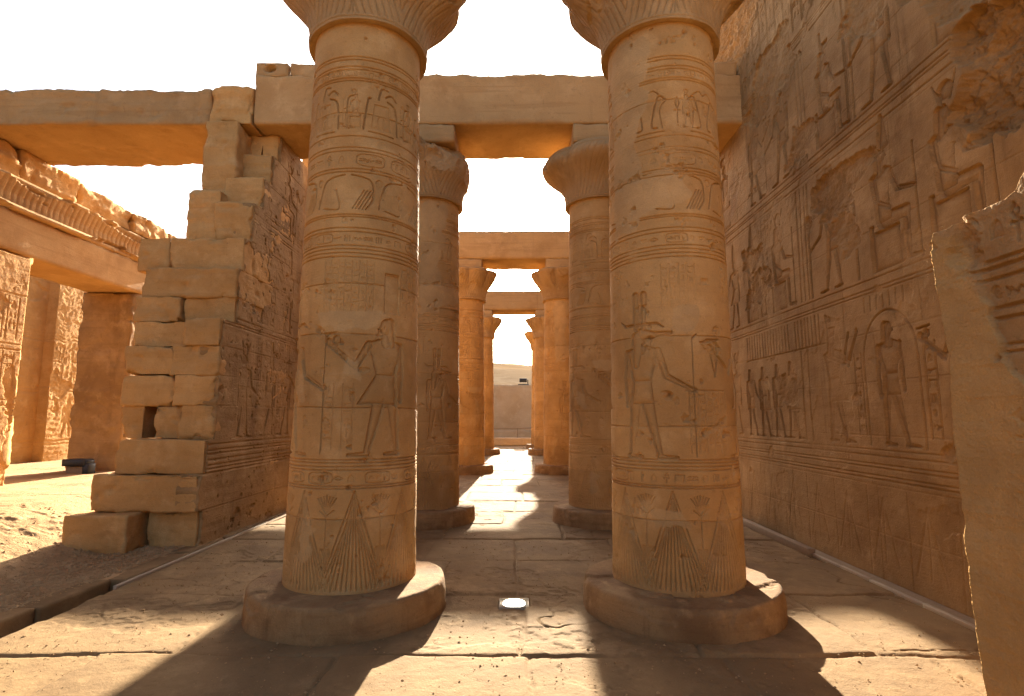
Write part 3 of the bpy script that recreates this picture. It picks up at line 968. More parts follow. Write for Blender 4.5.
# ------------------------------------------------------------------ beams
def beam(label, parts, mat=M_BEAM):
    m = MB()
    for a in parts: m.add(*rock(**a) if isinstance(a, dict) else rock(*a))
    o = m.build("stone_beam", mat)
    return tag(o, label, "beam", "stone beams across the hall")
beam("broad stone beam across the hall just behind the two nearest columns", [
    dict(x0=-4.42, x1=4.1, y0=8.75, y1=10.05, z0=6.62, z1=7.53, seed=2, res=.055, rnd=.012, amp=.010, chip=.05, top_amp=.08)])
beam("middle beam down the aisle with the sun just over its top edge", [
    dict(x0=-4.2, x1=4.2, y0=16.75, y1=18.05, z0=6.62, z1=7.53, seed=12, res=.08, rnd=.01, amp=.008, chip=.05, top_amp=.03)])
beam("farthest stone beam, smallest in the row down the aisle", [
    dict(x0=-4.4, x1=4.4, y0=25.05, y1=26.4, z0=6.62, z1=7.53, seed=22, res=.1, rnd=.01, amp=.008, chip=.05, top_amp=.03)])
beam("long roof beam at upper left with a flaked, broken underside", [
    dict(x0=-9.9, x1=-5.17, y0=8.76, y1=10.35, z0=6.625, z1=7.27, seed=31, res=.04, rnd=.015, amp=.02, chip=.10, top_amp=.05, strata=.02)])
for i, (a, lb) in enumerate([
        ((-4.46, -3.88, 8.78, 9.7, 7.50, 7.80), "broken block with a dark hole atop the beam, above the wall end"),
        ((-3.86, -3.2, 8.8, 9.7, 7.50, 7.78), "ragged thin block atop the beam, left of the nearest left column"),
        ((3.44, 3.84, 8.8, 9.6, 7.51, 7.80), "small squared block on the beam's right end by the carved wall")]):
    v, q = rock(*a, 40 + i, .03, .02, .015, .06, .06)
    if i == 0:
        d = np.hypot((v[:, 0] + 4.2) / .09, (v[:, 2] - 7.66) / .06)
        v[:, 1] += .18 * sstep(1.1, .7, d) * (v[:, 1] < 9.0)
    tag(link("broken_block", raw_mesh("broken_block", v, q), M_BEAM), lb, "stone block", "broken blocks on the beams")

# ------------------------------------------------------------------ carved wall on the right
def right_wall():
    Y0, Y1, ZT = 3.4, 12.0, 10.2
    c = Canvas(0, Y1 - Y0, 0.0, ZT, .008, 3)       # u runs towards the camera
    u_ = lambda y: Y1 - y
    W = c.u1
    D, SF = .042, .075
    # dado: bands of mouldings over faint panels
    for z in (1.04, 1.08, 1.16, 1.20, 1.29, 1.35): c.line([(0, z), (W, z + .004)], .009, .012)
    for y in np.arange(4.3, 12, .62):
        c.line([(u_(y), .05), (u_(y), .96)], .010, .005)
        c.line([(u_(y) + .06, .2), (u_(y) + .25, .85), (u_(y) + .44, .2)], .016, .005)
        c.line([(u_(y) + .25, .2), (u_(y) + .25, .8)], .012, .004)
    # lower register: a god in an arched shrine between two worshippers, then a file of small figures
    zb = 1.40
    ar = u_(5.62)
    arch = [(ar + .40 * math.cos(a), 2.30 + .50 * math.sin(a)) for a in np.linspace(math.pi, 0, 24)]
    c.line([(ar - .40, zb)] + arch + [(ar + .40, zb)], .013, .022)
    c.figure('front', ar, zb, 1.30, -1, D, SF)
    c.figure('adore', u_(6.62), zb, 1.32, -1, D, SF, 'flat')
    c.figure('offer', u_(4.62), zb, 1.32, 1, D, SF, 'tall', 'jars')
    c.figure('stand', u_(3.8), zb, 1.3, 1, D, SF, 'tall')
    c.textcol(u_(6.13), 1.5, 2.4, .12, .018, True, .010)
    c.textcol(u_(5.08), 1.5, 2.4, .13, .020, True, .011)
    c.comb(u_(5.95), u_(5.35), 2.84, 2.99, .10, .016, .011)
    c.comb(u_(7.45), u_(6.8), 2.62, 2.98, .085, .018, .013); c.line([(u_(7.5), 2.60), (u_(6.75), 2.60)], .014, .020)
    c.line([(u_(7.18), 1.40), (u_(7.18), 2.6)], .016, .026); c.line([(u_(7.34), 1.40), (u_(7.34), 2.6)], .016, .026)
    c.comb(u_(9.0), u_(7.6), 2.62, 2.98, .09, .018, .013); c.line([(u_(9.05), 2.60), (u_(7.55), 2.60)], .014, .020)
    for k, y in enumerate((8.95, 8.5, 8.05, 7.65)):
        c.figure('stand' if k % 2 else 'god', u_(y), zb, 1.08, -1, D * .8, SF * .8)
    for y in (10.9, 10.2, 9.5): c.figure('god', u_(y), zb, 1.25, 1, .02, .06, 'disc')
    for z in (3.03, 3.07, 3.17): c.line([(0, z), (W, z)], .010, .015)
    # middle register: seated and standing pairs
    zb = 3.22
    c.figure('seat', u_(5.45), zb, 1.42, -1, D * 1.1, SF, 'tall')
    c.figure('seat', u_(4.6), zb, 1.40, -1, D * 1.1, SF, 'disc')
    c.figure('god', u_(6.45), zb, 1.22, 1, D * 1.1, SF, 'plumes')
    c.line([(u_(6.0), zb), (u_(6.0), 4.5)], .018, .032)
    c.figure('seat', u_(7.75), zb, 1.36, -1, D, SF, 'disc')
    c.figure('seat', u_(8.65), zb, 1.36, -1, D, SF, 'tall')
    for y in (9.4, 10.2, 11.0): c.figure('offer', u_(y), zb, 1.2, 1, .03, .06, 'tall', 'jars')
    c.comb(u_(7.22), u_(7.02), zb, 4.74, .10, .022, .014)
    c.line([(u_(6.95), zb), (u_(6.95), 4.74)], .020, .036)
    for y in (8.35, 8.22, 8.09): c.textcol(u_(y), 4.3, 4.74, .12, .014)
    for z in (4.80, 4.90, 4.94, 5.02): c.line([(0, z), (W, z)], .011, .014)
    # upper registers
    zb = 5.06
    for y, k, f, h_ in ((4.4, 'seat', -1, 'tall'), (5.4, 'god', 1, 'plumes'), (6.35, 'seat', -1, 'flat'), (7.5, 'god', 1, 'disc'), (8.4, 'offer', -1, 'tall'), (9.7, 'seat', 1, 'disc'), (10.6, 'offer', 1, 'flat')):
        c.figure(k, u_(y), zb, 1.32, f, D, SF, h_, 'jars' if k == 'offer' else None)
    c.comb(u_(7.05), u_(6.85), zb, 6.6, .09, .022, .014)
    c.comb(u_(5.95), u_(5.8), zb, 6.6, .09, .022, .014)
    for z in (6.72, 6.82, 6.86): c.line([(0, z), (W, z)], .011, .014)
    for y in np.arange(5.2, 11, .24): c.textcol(u_(y), 6.98, 8.3, .21, .016, True, .012)
    for z in (8.4, 8.45): c.line([(0, z), (W, z)], .016, .024)
    # masonry joints
    rg = random.Random(8)
    zc = 0.0
    for k in range(20):
        dz = rg.uniform(.48, .58); zc += dz
        if zc > ZT: break
        c.line([(0, zc), (W * .33, zc + .006), (W * .7, zc - .004), (W, zc)], .005, .007)
        u = rg.uniform(.2, 1)
        while u < W:
            c.line([(u, zc - dz), (u + rg.uniform(-.02, .02), zc)], .005, .007); u += rg.uniform(.9, 1.8)
    # losses: the pecked faces, the missing skin near the camera and along the top
    px = lambda L: [(u_(y), z) for y, z in L]
    c.wear(.40, 1.3, 60, .007, None, .35)
    c.lost(px([(9.0, 3.45), (8.6, 3.3), (7.95, 3.6), (8.1, 3.95), (8.7, 3.85)]), .05, .14, .010)
    c.lost(px([(9.2, 4.05), (8.5, 3.98), (8.3, 4.3), (9.0, 4.45)]), .05, .10, .010)
    c.lost(px([(6.9, 4.15), (6.0, 4.02), (5.6, 4.5), (6.1, 4.76), (6.9, 4.6)]), .06, .14, .012)
    c.lost(px([(6.2, 4.2), (5.95, 3.6), (6.2, 3.55), (6.5, 4.0)]), .05, .10, .010)
    c.lost(px([(8.0, 1.9), (7.5, 1.85), (7.55, 2.2), (8.1, 2.25)]), .03, .12, .008)
    c.lost(px([(4.95, 1.35), (4.3, 1.3), (4.3, 1.7), (4.8, 1.75)]), .03, .12, .008)
    c.lost(px([(5.2, 6.7), (5.0, 5.85), (4.78, 5.7), (4.68, 5.3), (4.45, 5.2), (4.1, 5.1), (3.2, 5.0), (3.2, 10.4), (5.3, 10.4)]), .13, .10, .015, 2.5)
    c.lost(px([(4.45, 5.05), (4.50, 4.2), (4.32, 3.98), (4.12, 3.80), (3.2, 3.7), (3.2, 5.1)]), .20, .14, .04, 3)
    c.lost(px([(7.6, 8.6), (6.6, 7.6), (5.9, 7.8), (5.2, 6.9), (4.9, 10.5), (7.6, 10.5)]), .11, .2, .02, 2)
    c.lost(px([(10.5, 8.6), (9.4, 8.1), (8.9, 7.6), (8.4, 7.9), (7.9, 8.0), (7.5, 10.6), (10.5, 10.6)]), .14, .2, .02, 2.5)
    c.lost(px([(8.6, 6.6), (7.6, 6.3), (6.9, 6.6), (7.3, 7.2), (8.3, 7.4)]), .05, .22, .012, 2.5)
    c.lost(px([(6.2, 6.1), (5.5, 5.9), (5.2, 6.3), (5.6, 6.7)]), .05, .18, .012, 3)
    c.lost(px([(7.4, 5.2), (6.9, 5.0), (6.7, 5.5), (7.2, 5.7)]), .04, .14, .010, 3)
    for _ in range(30):
        y = rg.uniform(4, 11.5); z = rg.uniform(.2, 8); a = rg.uniform(.04, .14)
        c.lost(px([(y - a, z), (y, z - a * .6), (y + a, z + .02), (y, z + a * .7)]), .022, .07, .006, 8)
    c.B = -.010 * gfbm(c.us, c.vs, 0.8, 5, 71, .5) - .0016 * gfbm(c.us, c.vs, 11, 3, 78, .5)
    top = ZT - .10 - .5 * np.abs(noise1(c.us * .9, 5)) - .16 * np.abs(noise1(c.us * 4.1, 6)) - .05 * np.abs(noise1(c.us * 13, 7))
    V = np.where(c.vs[:, None] < 8.4, c.vs[:, None] + 0 * top[None, :], 8.4 + (c.vs[:, None] - 8.4) / (ZT - 8.4) * (top[None, :] - 8.4))
    P = np.stack([3.85 + c.total(), np.repeat((Y1 - c.us)[None, :], len(c.vs), 0), V], -1)
    me = slab_mesh("carved_wall", P, (1.3, 0, 0), c.P)
    me.materials.append(M_WALL)
    o = link("carved_wall", me)
    tag(o, "tall carved stone wall along the right side, covered in rows of relief figures", "wall")
    m = MB()
    m.add(*rock(3.95, 5.2, 12.02, 29, -.2, 9.2, 620, .25, .03, .02, .1, .3))  # hidden stretch, added so its shadow covers the right-hand paving
    m.build("rear_stretch", M_WALL, o)
right_wall()

# ------------------------------------------------------------------ broken gate jamb close on the right
def gate_jamb():
    c = Canvas(0.0, 1.6, 0.0, 3.9, .005, 9)          # u runs from the far end towards the camera
    for z in (2.50, 2.54, 2.44, 2.28, 2.22): c.line([(.1, z), (1.6, z + .01)], .012, .022)
    for k, u in enumerate((.24, .36, .48, .62, .76, .9, 1.1)): c.glyph((8, 3, 8, 12, 8, 2, 8)[k], u, 2.60, .12, .22, .022, .011)
    for k, u in enumerate((.30, .42, .54, .68, .82)): c.glyph((2, 7, 5, 2, 12)[k], u, 2.30, .11, .13, .018, .009)
    for z in (2.08, 2.04, 1.75): c.line([(.2, z), (1.6, z)], .010, .016)
    for u in (.35, .55, .75, .95): c.textcol(u, 1.2, 2.0, .17, .014, True, .009)
    n = gfbm(c.us, c.vs, 2.5, 5, 33)
    U, V = np.meshgrid(c.us, c.vs)
    c.G += .03 * sstep(-.02, .02, U - .20 + .06 * n - .10 * sstep(2.5, 1.7, V) - .3 * sstep(1.8, 1.2, V))
    c.plaster([(-.2, -.1), (1.0, -.1), (.70, 1.0), (.48, 1.6), (.30, 2.1), (.18, 2.4), (.13, 2.75), (-.2, 2.8)], .02, 0, .06)
    c.lost([(.10, 2.74), (.14, 2.52), (.24, 2.54), (.28, 2.78), (.15, 2.9)], .06, .05, .02, 5)
    c.B = -.006 * gfbm(c.us, c.vs, 1.0, 4, 91, .5) - .0020 * gfbm(c.us, c.vs, 22, 4, 98, .6) - .0035 * gfbm(c.us, c.vs, 1.5, 4, 99, .6, stretch=9)
    c.B += .012 * sstep(.35, .42, gfbm(c.us, c.vs, 2.2, 5, 44, .6)) * (V > 1.5)
    top = np.interp(c.us, [0, .03, .10, .2, .33, .5, .7, 1.6], [2.72, 2.79, 2.80, 2.84, 2.86, 2.87, 3.1, 3.7]) + .02 * noise1(c.us * 7, 3) + .012 * noise1(c.us * 23, 4)
    Vz = V * (top / 3.9)[None, :]
    T = c.total(); Pm = c.P
    jj = np.clip((Vz / c.res), 0, len(c.vs) - 2); j0 = jj.astype(int); f = jj - j0
    ii = np.repeat(np.arange(len(c.us))[None, :], len(c.vs), 0)
    Ts = T[j0, ii] * (1 - f) + T[j0 + 1, ii] * f; Ps = Pm[j0, ii]
    far = np.interp(Vz, [0, .2, .69, 1.34, 2.2, 2.8, 3.9], [3.16, 3.17, 3.20, 3.20, 3.19, 3.24, 3.24]) + .012 * fbm3(np.stack([Vz * 0, Vz * 3, U * 0], -1).reshape(-1, 3), 4, 6).reshape(U.shape)
    Yp = far - U
    Xf = 2.575 + Ts - .05 * np.clip(1 - U / .35, 0, 1) ** 2
    P = np.stack([Xf, Yp, Vz], -1)
    me = slab_mesh("gate_jamb", P, (1.2, -.02, 0), Ps, 0.0)
    me.materials.append(M_JAMB)
    tag(link("gate_jamb", me), "broken gateway jamb close at the right edge, smooth plaster below carved signs", "wall")
gate_jamb()

def unseen_side_wall():
    v, q = rock(2.56, 3.84, -9.0, 1.5, -.2, 5.2, 610, .1, .03, .03, .1, .2)  # unseen wall, added to keep low sky light off the carved wall
    tag(link("sky_block_wall", raw_mesh("sky_block_wall", v, q), M_PIER), "unseen plain wall added behind the gate jamb to block low sky light", "wall")
unseen_side_wall()

# ------------------------------------------------------------------ broken wall end on the left
def left_wall():
    t = thing("broken_wall", "broken end of a stone wall left of the columns, stepped toothed blocks", "wall", (0, 0, 0))
    m = MB()
    XR = -4.12
    k = 0
    courses = [
        (0, .48, [(-4.79, XR - .02, 7.40)]),
        (.48, .95, [(-5.48, XR, 7.30)]),
        (.95, 1.40, [(-5.30, XR, 7.42)]),
        (1.40, 1.86, [(-5.50, -5.17, 7.72), (-4.99, -4.60, 7.66), (-4.59, XR, 7.60)]),
        (1.86, 2.28, [(-5.50, -4.72, 7.70), (-4.71, XR, 7.60)]),
        (2.28, 2.70, [(-5.50, -4.80, 7.68), (-4.79, XR, 7.62)]),
        (2.70, 3.08, [(-5.50, -4.62, 7.84), (-4.61, XR, 7.60)]),
        (3.08, 3.46, [(-5.56, -4.9, 7.90), (-4.89, XR, 7.98)]),
        (3.46, 3.90, [(-5.50, XR, 7.96)]),
        (3.90, 4.42, [(-5.72, -5.26, 8.12), (-5.25, XR, 8.12)]),
        (4.42, 5.06, [(-4.70, XR, 8.30)]),
        (5.06, 5.60, [(-4.74, XR, 8.60)]),
        (5.60, 6.12, [(-4.66, XR, 8.86)]),
        (6.12, 6.61, [(-4.70, XR - .02, 9.12)]),
        (6.61, 7.27, [(-5.155, -4.44, 8.71)]),
    ]
    for z0, z1, bl in courses:
        for (xa, xb, yf) in bl:
            k += 1
            m.add(*rock(xa, xb, yf, 9.9, z0 - .002, z1 + .001, 100 + k, .020, .004, .016, .115, strata=.016))
    m.add(*rock(-5.17, -4.66, 8.36, 9.9, 4.42, 5.3, 181, .03, .02, .03, .10, strata=.02))
    m.add(*rock(-5.14, -4.60, 8.62, 9.9, 5.28, 6.62, 182, .03, .02, .03, .10, strata=.02))
    m.add(*rock(-4.95, -4.25, 9.6, 12.0, 0, 6.55, 190, .1, .02, .01))
    m.add(*rock(-4.9, -3.84, 12.01, 12.8, 0, 8.0, 191, .1, .02, .01))  # hidden projection, added to keep grazing sun off the carved face
    m.build("masonry", M_PIER, t)
    # carved face towards the aisle
    c = Canvas(7.1, 12.0, 0, 6.6, .010, 15)
    for z in (.95, 1.0, 1.05, 1.12, 1.2, 1.25, 1.33, 3.02, 3.06, 3.14, 4.75, 4.8, 4.9): c.line([(7.1, z), (12, z)], .012, .016)
    for u, kd, hh, f in ((8.35, 'god', 'disc', -1), (9.25, 'stand', 'tall', 1), (9.9, 'god', 'plumes', 1), (10.6, 'offer', 'tall', 1)): c.figure(kd, u, 1.38, 1.28, f, .032, .06, hh)
    for u, kd, hh, f in ((8.9, 'seat', 'disc', -1), (9.8, 'offer', 'tall', 1), (10.7, 'god', 'tall', 1)): c.figure(kd, u, 3.2, 1.25, f, .030, .06, hh)
    for u, kd, hh, f in ((9.6, 'seat', 'disc', -1), (10.4, 'offer', 'tall', 1)): c.figure(kd, u, 4.95, 1.25, f, .028, .06, hh)
    for u in (8.8, 9.6): c.textcol(u, 1.5, 2.9, .12, .012, True, .009)
    for z in (.48, .95, 1.86, 2.28, 2.7, 3.46, 3.9, 4.42, 5.0, 5.55, 6.1): c.line([(7.1, z), (12, z)], .009, .014)
    rg = random.Random(3)
    for _ in range(14):
        u = rg.uniform(7.3, 11); z = rg.uniform(.1, 6.4); a = rg.uniform(.04, .14)
        c.lost([(u - a, z), (u, z - a), (u + a, z), (u, z + a * .7)], .03, .06, .01, 6)
    c.lost([(8.1, 3.3), (9.0, 3.25), (9.3, 3.9), (8.6, 4.3), (8.1, 4.2)], .05, .12, .02)
    c.wear(.4, 1.5, 12, .006, None, .3)
    c.ground(55, .005)
    zc = [z0 for z0, z1, bl in courses]; yc = [bl[-1][2] for z0, z1, bl in courses]
    ys = np.array([yc[max(0, np.searchsorted(zc, z, 'right') - 1)] for z in c.vs])[:, None] + .035 + .03 * gfbm(c.us, c.vs, 6, 3, 5)[:, :1]
    s_ = (c.us - c.us[0]) / (c.us[-1] - c.us[0])
    Yp = ys + s_[None, :] * (12.0 - ys)
    iu = np.clip((Yp - c.u0) / c.res, 0, len(c.us) - 2); i0 = iu.astype(int); f = iu - i0
    jj = np.repeat(np.arange(len(c.vs))[:, None], len(c.us), 1)
    T = c.total(); Ts = T[jj, i0] * (1 - f) + T[jj, i0 + 1] * f
    P = np.stack([-4.095 - Ts, Yp, np.repeat(c.vs[:, None], len(c.us), 1)], -1)
    me = slab_mesh("carved_face", P, (-.3, 0, 0)); me.materials.append(M_WALL)
    link("carved_face", me, None, t)
left_wall()
v, q = rock(-5.64, -4.83, 7.05, 7.9, 0.0, .475, 77, .02, .025, .012, .06)
tag(link("loose_block", raw_mesh("loose_block", v, q), M_PIER), "squat square block on the ground at the foot of the broken wall end", "stone block")

# ------------------------------------------------------------------ doorway wall at far left
def doorway_wall():
    t = thing("doorway_wall", "side wall at far left with a tall doorway and ragged ribbed cornice", "wall")
    F = -9.04
    k = 300
    for nm, ya, yb, inset, mt in (("near_jamb", -9.0, 10.0, 0, M_PIER), ("far_jamb", 12.78, 15.2, .02, M_WALL)):  # stretch running back past the camera is unseen, added to block low sky
        m = MB(); k += 5
        m.add(*rock(-10.25, F - inset, ya, yb, .3, 4.65, k, .05, .012, .03, .10, strata=.015))
        m.build(nm, mt, t)
    v, q = rock(-10.2, F + .01, -9.0, 14.6, 4.655, 5.40, 311, .07, .015, .010, .04)
    link("lintel", raw_mesh("lintel", v, q), M_BEAM, t)
    # ribbed cavetto cornice with a broken lower roll
    ys = np.arange(-9.0, 14.3, .02)
    prof = resample([(F - .2, 5.40), (F + .10, 5.40), (F + .13, 5.45), (F + .10, 5.50), (F + .02, 5.52), (F + .03, 5.7), (F + .10, 5.9), (F + .14, 5.98), (F + .14, 6.02), (F - .4, 6.02)], .025)
    pr = np.array(prof)
    X = np.repeat(pr[:, :1], len(ys), 1); Zc = np.repeat(pr[:, 1:], len(ys), 1); Yc = np.repeat(ys[None], len(pr), 0)
    rib = (np.abs(((Yc / .13) % 1) - .5) < .16) * (Zc > 5.53) * (Zc < 5.93)
    n = gfbm(ys, np.arange(len(pr)) * .1, 1.1, 5, 4)
    X = X - .014 * rib - .10 * sstep(.25, .40, n) * (X > F - .1) + .012 * n
    link("cornice", grid_mesh("cornice", np.stack([X, Yc, Zc], -1)[:, ::-1]), M_BEAM, t)
    m = MB()
    rg = random.Random(6)
    y = -9.0; k = 340
    while y < 14.2:
        L = rg.uniform(.9, 1.6); k += 1
        zt = 6.618 if y < 10.5 else 6.62 - .12 * (y - 10.4) / 4 - rg.uniform(0, .1)
        m.add(*rock(-10.0, F + rg.uniform(-.06, .06), y, min(y + L - .01, 14.3), 6.024, zt, k, .035, .015, .03, .13, 0.03, strata=.03)); y += L
    m.build("parapet", M_PIER, t)
    # carved face of the near jamb
    c = Canvas(6.0, 9.95, .4, 4.6, .010, 25)
    for z in (.9, 1.0, 1.9, 2.0, 2.9, 3.0, 3.9): c.line([(6, z), (9.95, z)], .014, .02)
    for u in (9.7, 9.4, 9.1): c.textcol(u, 3.1, 3.85, .22, .02, True, .012); c.textcol(u, 2.1, 2.85, .22, .02, True, .012)
    c.figure('stand', 9.5, 1.05, .8, 1, .03, .05); c.figure('god', 8.8, 1.05, .8, 1, .03, .05)
    for _ in range(6):
        u = rg.uniform(8.4, 9.95); z = rg.uniform(.5, 4.5); a = rg.uniform(.06, .2)
        c.lost([(u - a, z), (u, z - a), (u + a, z), (u, z + a)], .05, .1, .02, 5)
    c.lost([(9.8, .5), (9.7, 2.6), (9.9, 2.7), (10.2, .4)], .10, .15, .02, 3)
    c.ground(95, .012)
    P = np.stack([F + .03 - .45 * c.total(), np.repeat(c.us[None], len(c.vs), 0), np.repeat(c.vs[:, None], len(c.us), 1)], -1)
    me = slab_mesh("carved_face", P, (-.3, 0, 0)); me.materials.append(M_PIER)
    link("carved_face", me, None, t)
doorway_wall()

def back_wall():
    c = Canvas(9.0, 24, .3, 6.6, .025, 35)
    for z in (1.0, 1.1, 2.6, 2.7, 4.2, 4.3): c.line([(9, z), (24, z)], .03, .03)
    for u in np.arange(10, 23, 1.0): c.figure('god' if int(u) % 2 else 'stand', u, 1.2, 1.2, 1, .05, .08)
    for u in np.arange(9.5, 23, .35): c.textcol(u, 2.8, 4.1, .3, .03, True, .02)
    rg = random.Random(2)
    for _ in range(14):
        u = rg.uniform(9, 24); z = rg.uniform(.4, 6.4); a = rg.uniform(.15, .6)
        c.lost([(u - a, z), (u, z - a), (u + a, z), (u, z + a)], .06, .2, .02, 2)
    c.ground(15, .02)
    top = 6.2 - .5 * np.abs(noise1(c.us * .8, 2)) - .2 * np.abs(noise1(c.us * 3, 3))
    V = .3 + (c.vs[:, None] - .3) / 6.3 * (top[None] - .3)
    P = np.stack([-13.2 - .5 * c.total() + .25 * (np.floor(c.us / 1.7)[None] % 2), np.repeat(c.us[None], len(c.vs), 0), V], -1)
    me = slab_mesh("ruined_wall", P, (-.9, 0, 0)); me.materials.append(M_PIER)
    tag(link("ruined_wall", me), "weathered carved wall standing beyond the doorway at far left", "wall")
back_wall()

# ------------------------------------------------------------------ far end of the aisle
m = MB()
m.add(*rock(-9, 9, 40, 41, -.05, 4.02, 401, .12, .01, .015, .05))
m.add(*rock(-9, 9, 39.6, 39.99, -.05, .76, 402, .12, .01, .010, .03))
tag(m.build("end_wall", M_END), "plain pale wall closing the far end of the aisle below the hill", "wall")
v, q = rock(-4, 4, 33.0, 33.8, 0, .46, 440, .08, .015, .008, .03)
tag(link("low_wall", raw_mesh("low_wall", v, q), M_END), "low stone sill across the aisle's far end, in front of the end wall", "low wall")

def tube(mb, pts, r, n=8):
    for a, b in zip(pts[:-1], pts[1:]):
        a, b = Vector(a), Vector(b)
        d = (b - a).normalized(); s = d.orthogonal().normalized(); u = d.cross(s)
        vs = [tuple(p + r * (math.cos(2 * math.pi * k / n) * s + math.sin(2 * math.pi * k / n) * u)) for p in (a, b) for k in range(n)]
        mb.add(vs, [(k, (k + 1) % n, n + (k + 1) % n, n + k) for k in range(n)])
        for o_ in (0, n):
            mb.add(vs[o_:o_ + n], [(0, 1, 2, 3), (0, 3, 4, 7), (4, 5, 6, 7)])
    return mb

def hardbox(mb, x0, x1, y0, y1, z0, z1, bev=.006):
    v, q = box_grid(3, 3, 3)
    h = np.array([(x1 - x0) / 2, (y1 - y0) / 2, (z1 - z0) / 2]); c = np.array([(x0 + x1) / 2, (y0 + y1) / 2, (z0 + z1) / 2])
    b = min(bev, h.min() * .5)
    lv = np.where(np.abs(v) > .9, np.sign(v) * h, np.sign(v) * (h - b))
    n_ext = (np.abs(v) > .9).sum(1)
    s = np.where((n_ext >= 2)[:, None] & (np.abs(v) > .9), np.sign(v) * b * .4, 0)
    mb.add(lv - s + c, q); return mb

t = thing("handrail", "thin pale handrail behind the low sill at the aisle's far end", "railing")
mb = MB(); tube(mb, [(-3.8, 34.4, 1.02), (3.8, 34.4, 1.02)], .03); mb.build("top_rail", M_CONC, t)
for x in (-3.8, -1.9, .22, 2.0, 3.8):
    mb = MB(); tube(mb, [(x, 34.4, -.02), (x, 34.4, 1.0)], .03); mb.build("post", M_CONC, t)

def floodlight(name, label, x, y, z, s, parts):
    pass
t = thing("floodlight", "tiny black floodlight on top of the far end wall", "floodlight", (.72, 40.2, 4.02), "black floodlights")
mb = MB(); hardbox(mb, -.32, .22, -.12, .16, .20, .48, .02); mb.build("housing", M_BLACK, t)
mb = MB(); hardbox(mb, -.42, .36, -.14, .2, 0, .06, .01); hardbox(mb, .26, .32, -.04, .04, .06, .4, .01); mb.build("bracket", M_BLACK, t)
t = thing("floodlight", "black floodlight with a bent arm by the doorway jamb at far left", "floodlight", (-9.50, 12.2, .46), "black floodlights")
mb = MB(); hardbox(mb, -.30, .20, -.12, .16, .18, .33, .02); mb.build("housing", M_BLACK, t)
mb = MB(); hardbox(mb, .14, .29, -.10, .12, -.06, .24, .02); hardbox(mb, .18, .26, -.10, .12, .2, .31, .02); mb.build("arm", M_BLACK, t)
mb = MB(); hardbox(mb, -.26, .12, -.02, .2, -.08, .176, .02)
tag(mb.build("concrete_block", M_CONC), "pale small block under the black floodlight by the doorway", "block")
bpy.data.objects["concrete_block"].location = (-9.50, 12.2, .46)

# ------------------------------------------------------------------ kerbs, duct and the lamp in the floor
def kerb_left():
    m = MB(); rg = random.Random(12); y = -2.0; k = 500
    while y < 12:
        L = rg.uniform(.8, 1.7); k += 1
        gx = -.13 if y < 5.6 else 0
        m.add(*rock(-4.30 + gx, -4.06 + gx + rg.uniform(-.03, .02), y, y + L - .012, -.25, .03 + rg.uniform(-.008, .012), k, .025, .012, .006, .03)); y += L
    tag(m.build("kerb", M_FLOOR), "rough stone kerb along the left edge of the paving", "kerb")
    mb = MB(); hardbox(mb, -3.985, -3.945, 5.7, 10.6, -.02, .035, .004)
    tag(mb.build("cable_channel", M_STEEL), "thin pale metal channel beside the left stone kerb", "channel")
kerb_left()
def duct_right():
    t = thing("cable_duct", "long low cable duct along the foot of the right carved wall", "cable duct")
    mb = MB(); hardbox(mb, 3.70, 3.83, 3.95, 11.5, 0, .035, .004); mb.build("base_strip", M_CONC, t)
    mb = MB(); y = 3.95; rg = random.Random(3)
    while y < 7.0:
        L = rg.uniform(.5, .9); hardbox(mb, 3.655, 3.697, y, y + L - .01, 0, .045 + rg.uniform(-.004, .004), .004); y += L
    mb.build("cover_strip", M_STEEL, t)
    mb = MB(); hardbox(mb, 3.60, 3.697, 7.02, 11.0, 0, .095, .006); mb.build("raised_box", M_CONC, t)
duct_right()
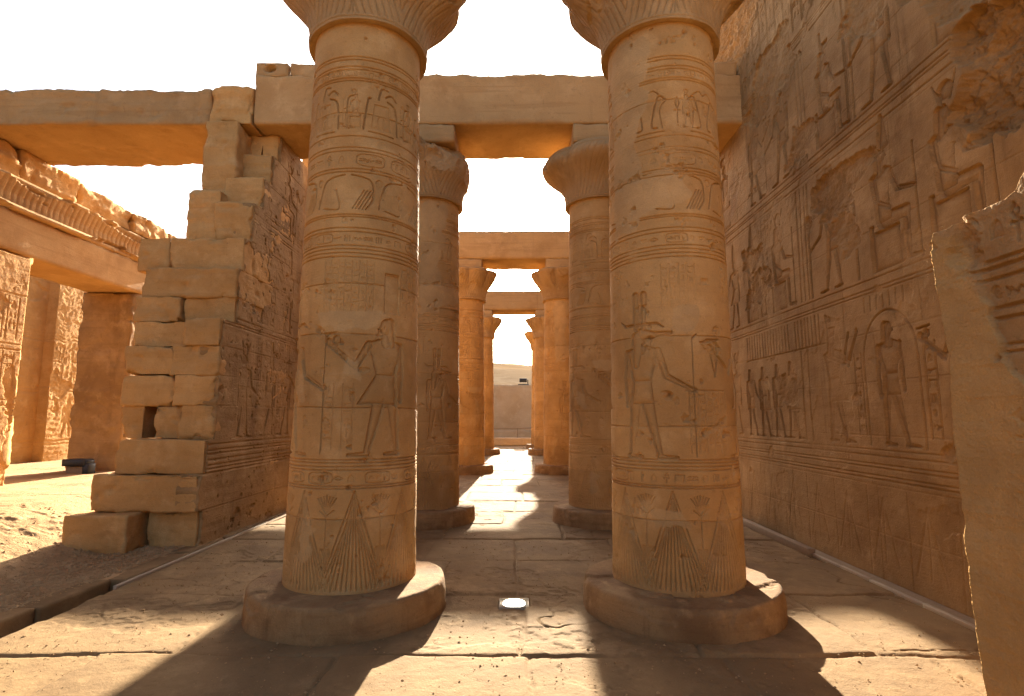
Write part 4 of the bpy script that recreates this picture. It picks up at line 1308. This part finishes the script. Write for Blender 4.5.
t = thing("floor_lamp", "round white lit lamp set in a glass plate in the paving between the columns", "floor lamp", (0, 5.30, 0))
mb = MB(); hardbox(mb, -.13, .13, -.115, .115, -.03, .006, .003); mb.build("glass_plate", M_GLASSP, t)
mb = MB()
for a in ((-.136, -.128, -.12, .12), (.128, .136, -.12, .12), (-.128, .128, -.122, -.114), (-.128, .128, .114, .122)): hardbox(mb, *a, -.03, .012, .002)
mb.build("frame", M_STEEL, t)
P = lathe([(.001, .018), (.085, .018), (.098, .014), (.102, .006)], 48, 0, 0, (0, -.008)); link("lens", grid_mesh("lens", P, True), M_LENS, t)


# ------------------------------------------------------------------ loose gravel
def gravel():
    rg = np.random.default_rng(5)
    base = np.array([(1, 0, 0), (-1, 0, 0), (0, 1, 0), (0, -1, 0), (0, 0, 1), (0, 0, -1)], float)
    bq, tint = [], None
    tri = [(0, 2, 4), (2, 1, 4), (1, 3, 4), (3, 0, 4), (2, 0, 5), (1, 2, 5), (3, 1, 5), (0, 3, 5)]
    mv, mt, n = [], [], 0
    def put(x, y, z, r):
        nonlocal n
        a = rg.uniform(0, 6.28); ca, sa = math.cos(a), math.sin(a)
        v = base * rg.uniform(.6, 1.2, (6, 3)) * r * np.array([1.2, 1.0, .7])
        v = np.stack([v[:, 0] * ca - v[:, 1] * sa, v[:, 0] * sa + v[:, 1] * ca, v[:, 2]], -1) + (x, y, z)
        mv.append(v); mt.extend([tuple(i + n for i in t_) for t_ in tri]); n += 6
    for _ in range(5200):
        x = -4.3 - abs(rg.normal(0, 1.0)); y = rg.uniform(4.2, 8.0)
        put(x, y, float(court_z(np.array(x), np.array(y))) + .004, float(np.clip(rg.lognormal(-4.5, .55), .004, .045)))
    for _ in range(3200):
        x = rg.uniform(-3.9, 3.6); y = rg.uniform(3.3, 9)
        put(x, y, .014, float(np.clip(rg.lognormal(-5.2, .45), .003, .014)))
    me = bpy.data.meshes.new("gravel")
    me.from_pydata(np.concatenate(mv).tolist(), [], mt)
    o = link("gravel", me, M_DIRT); o["kind"] = "stuff"
gravel()
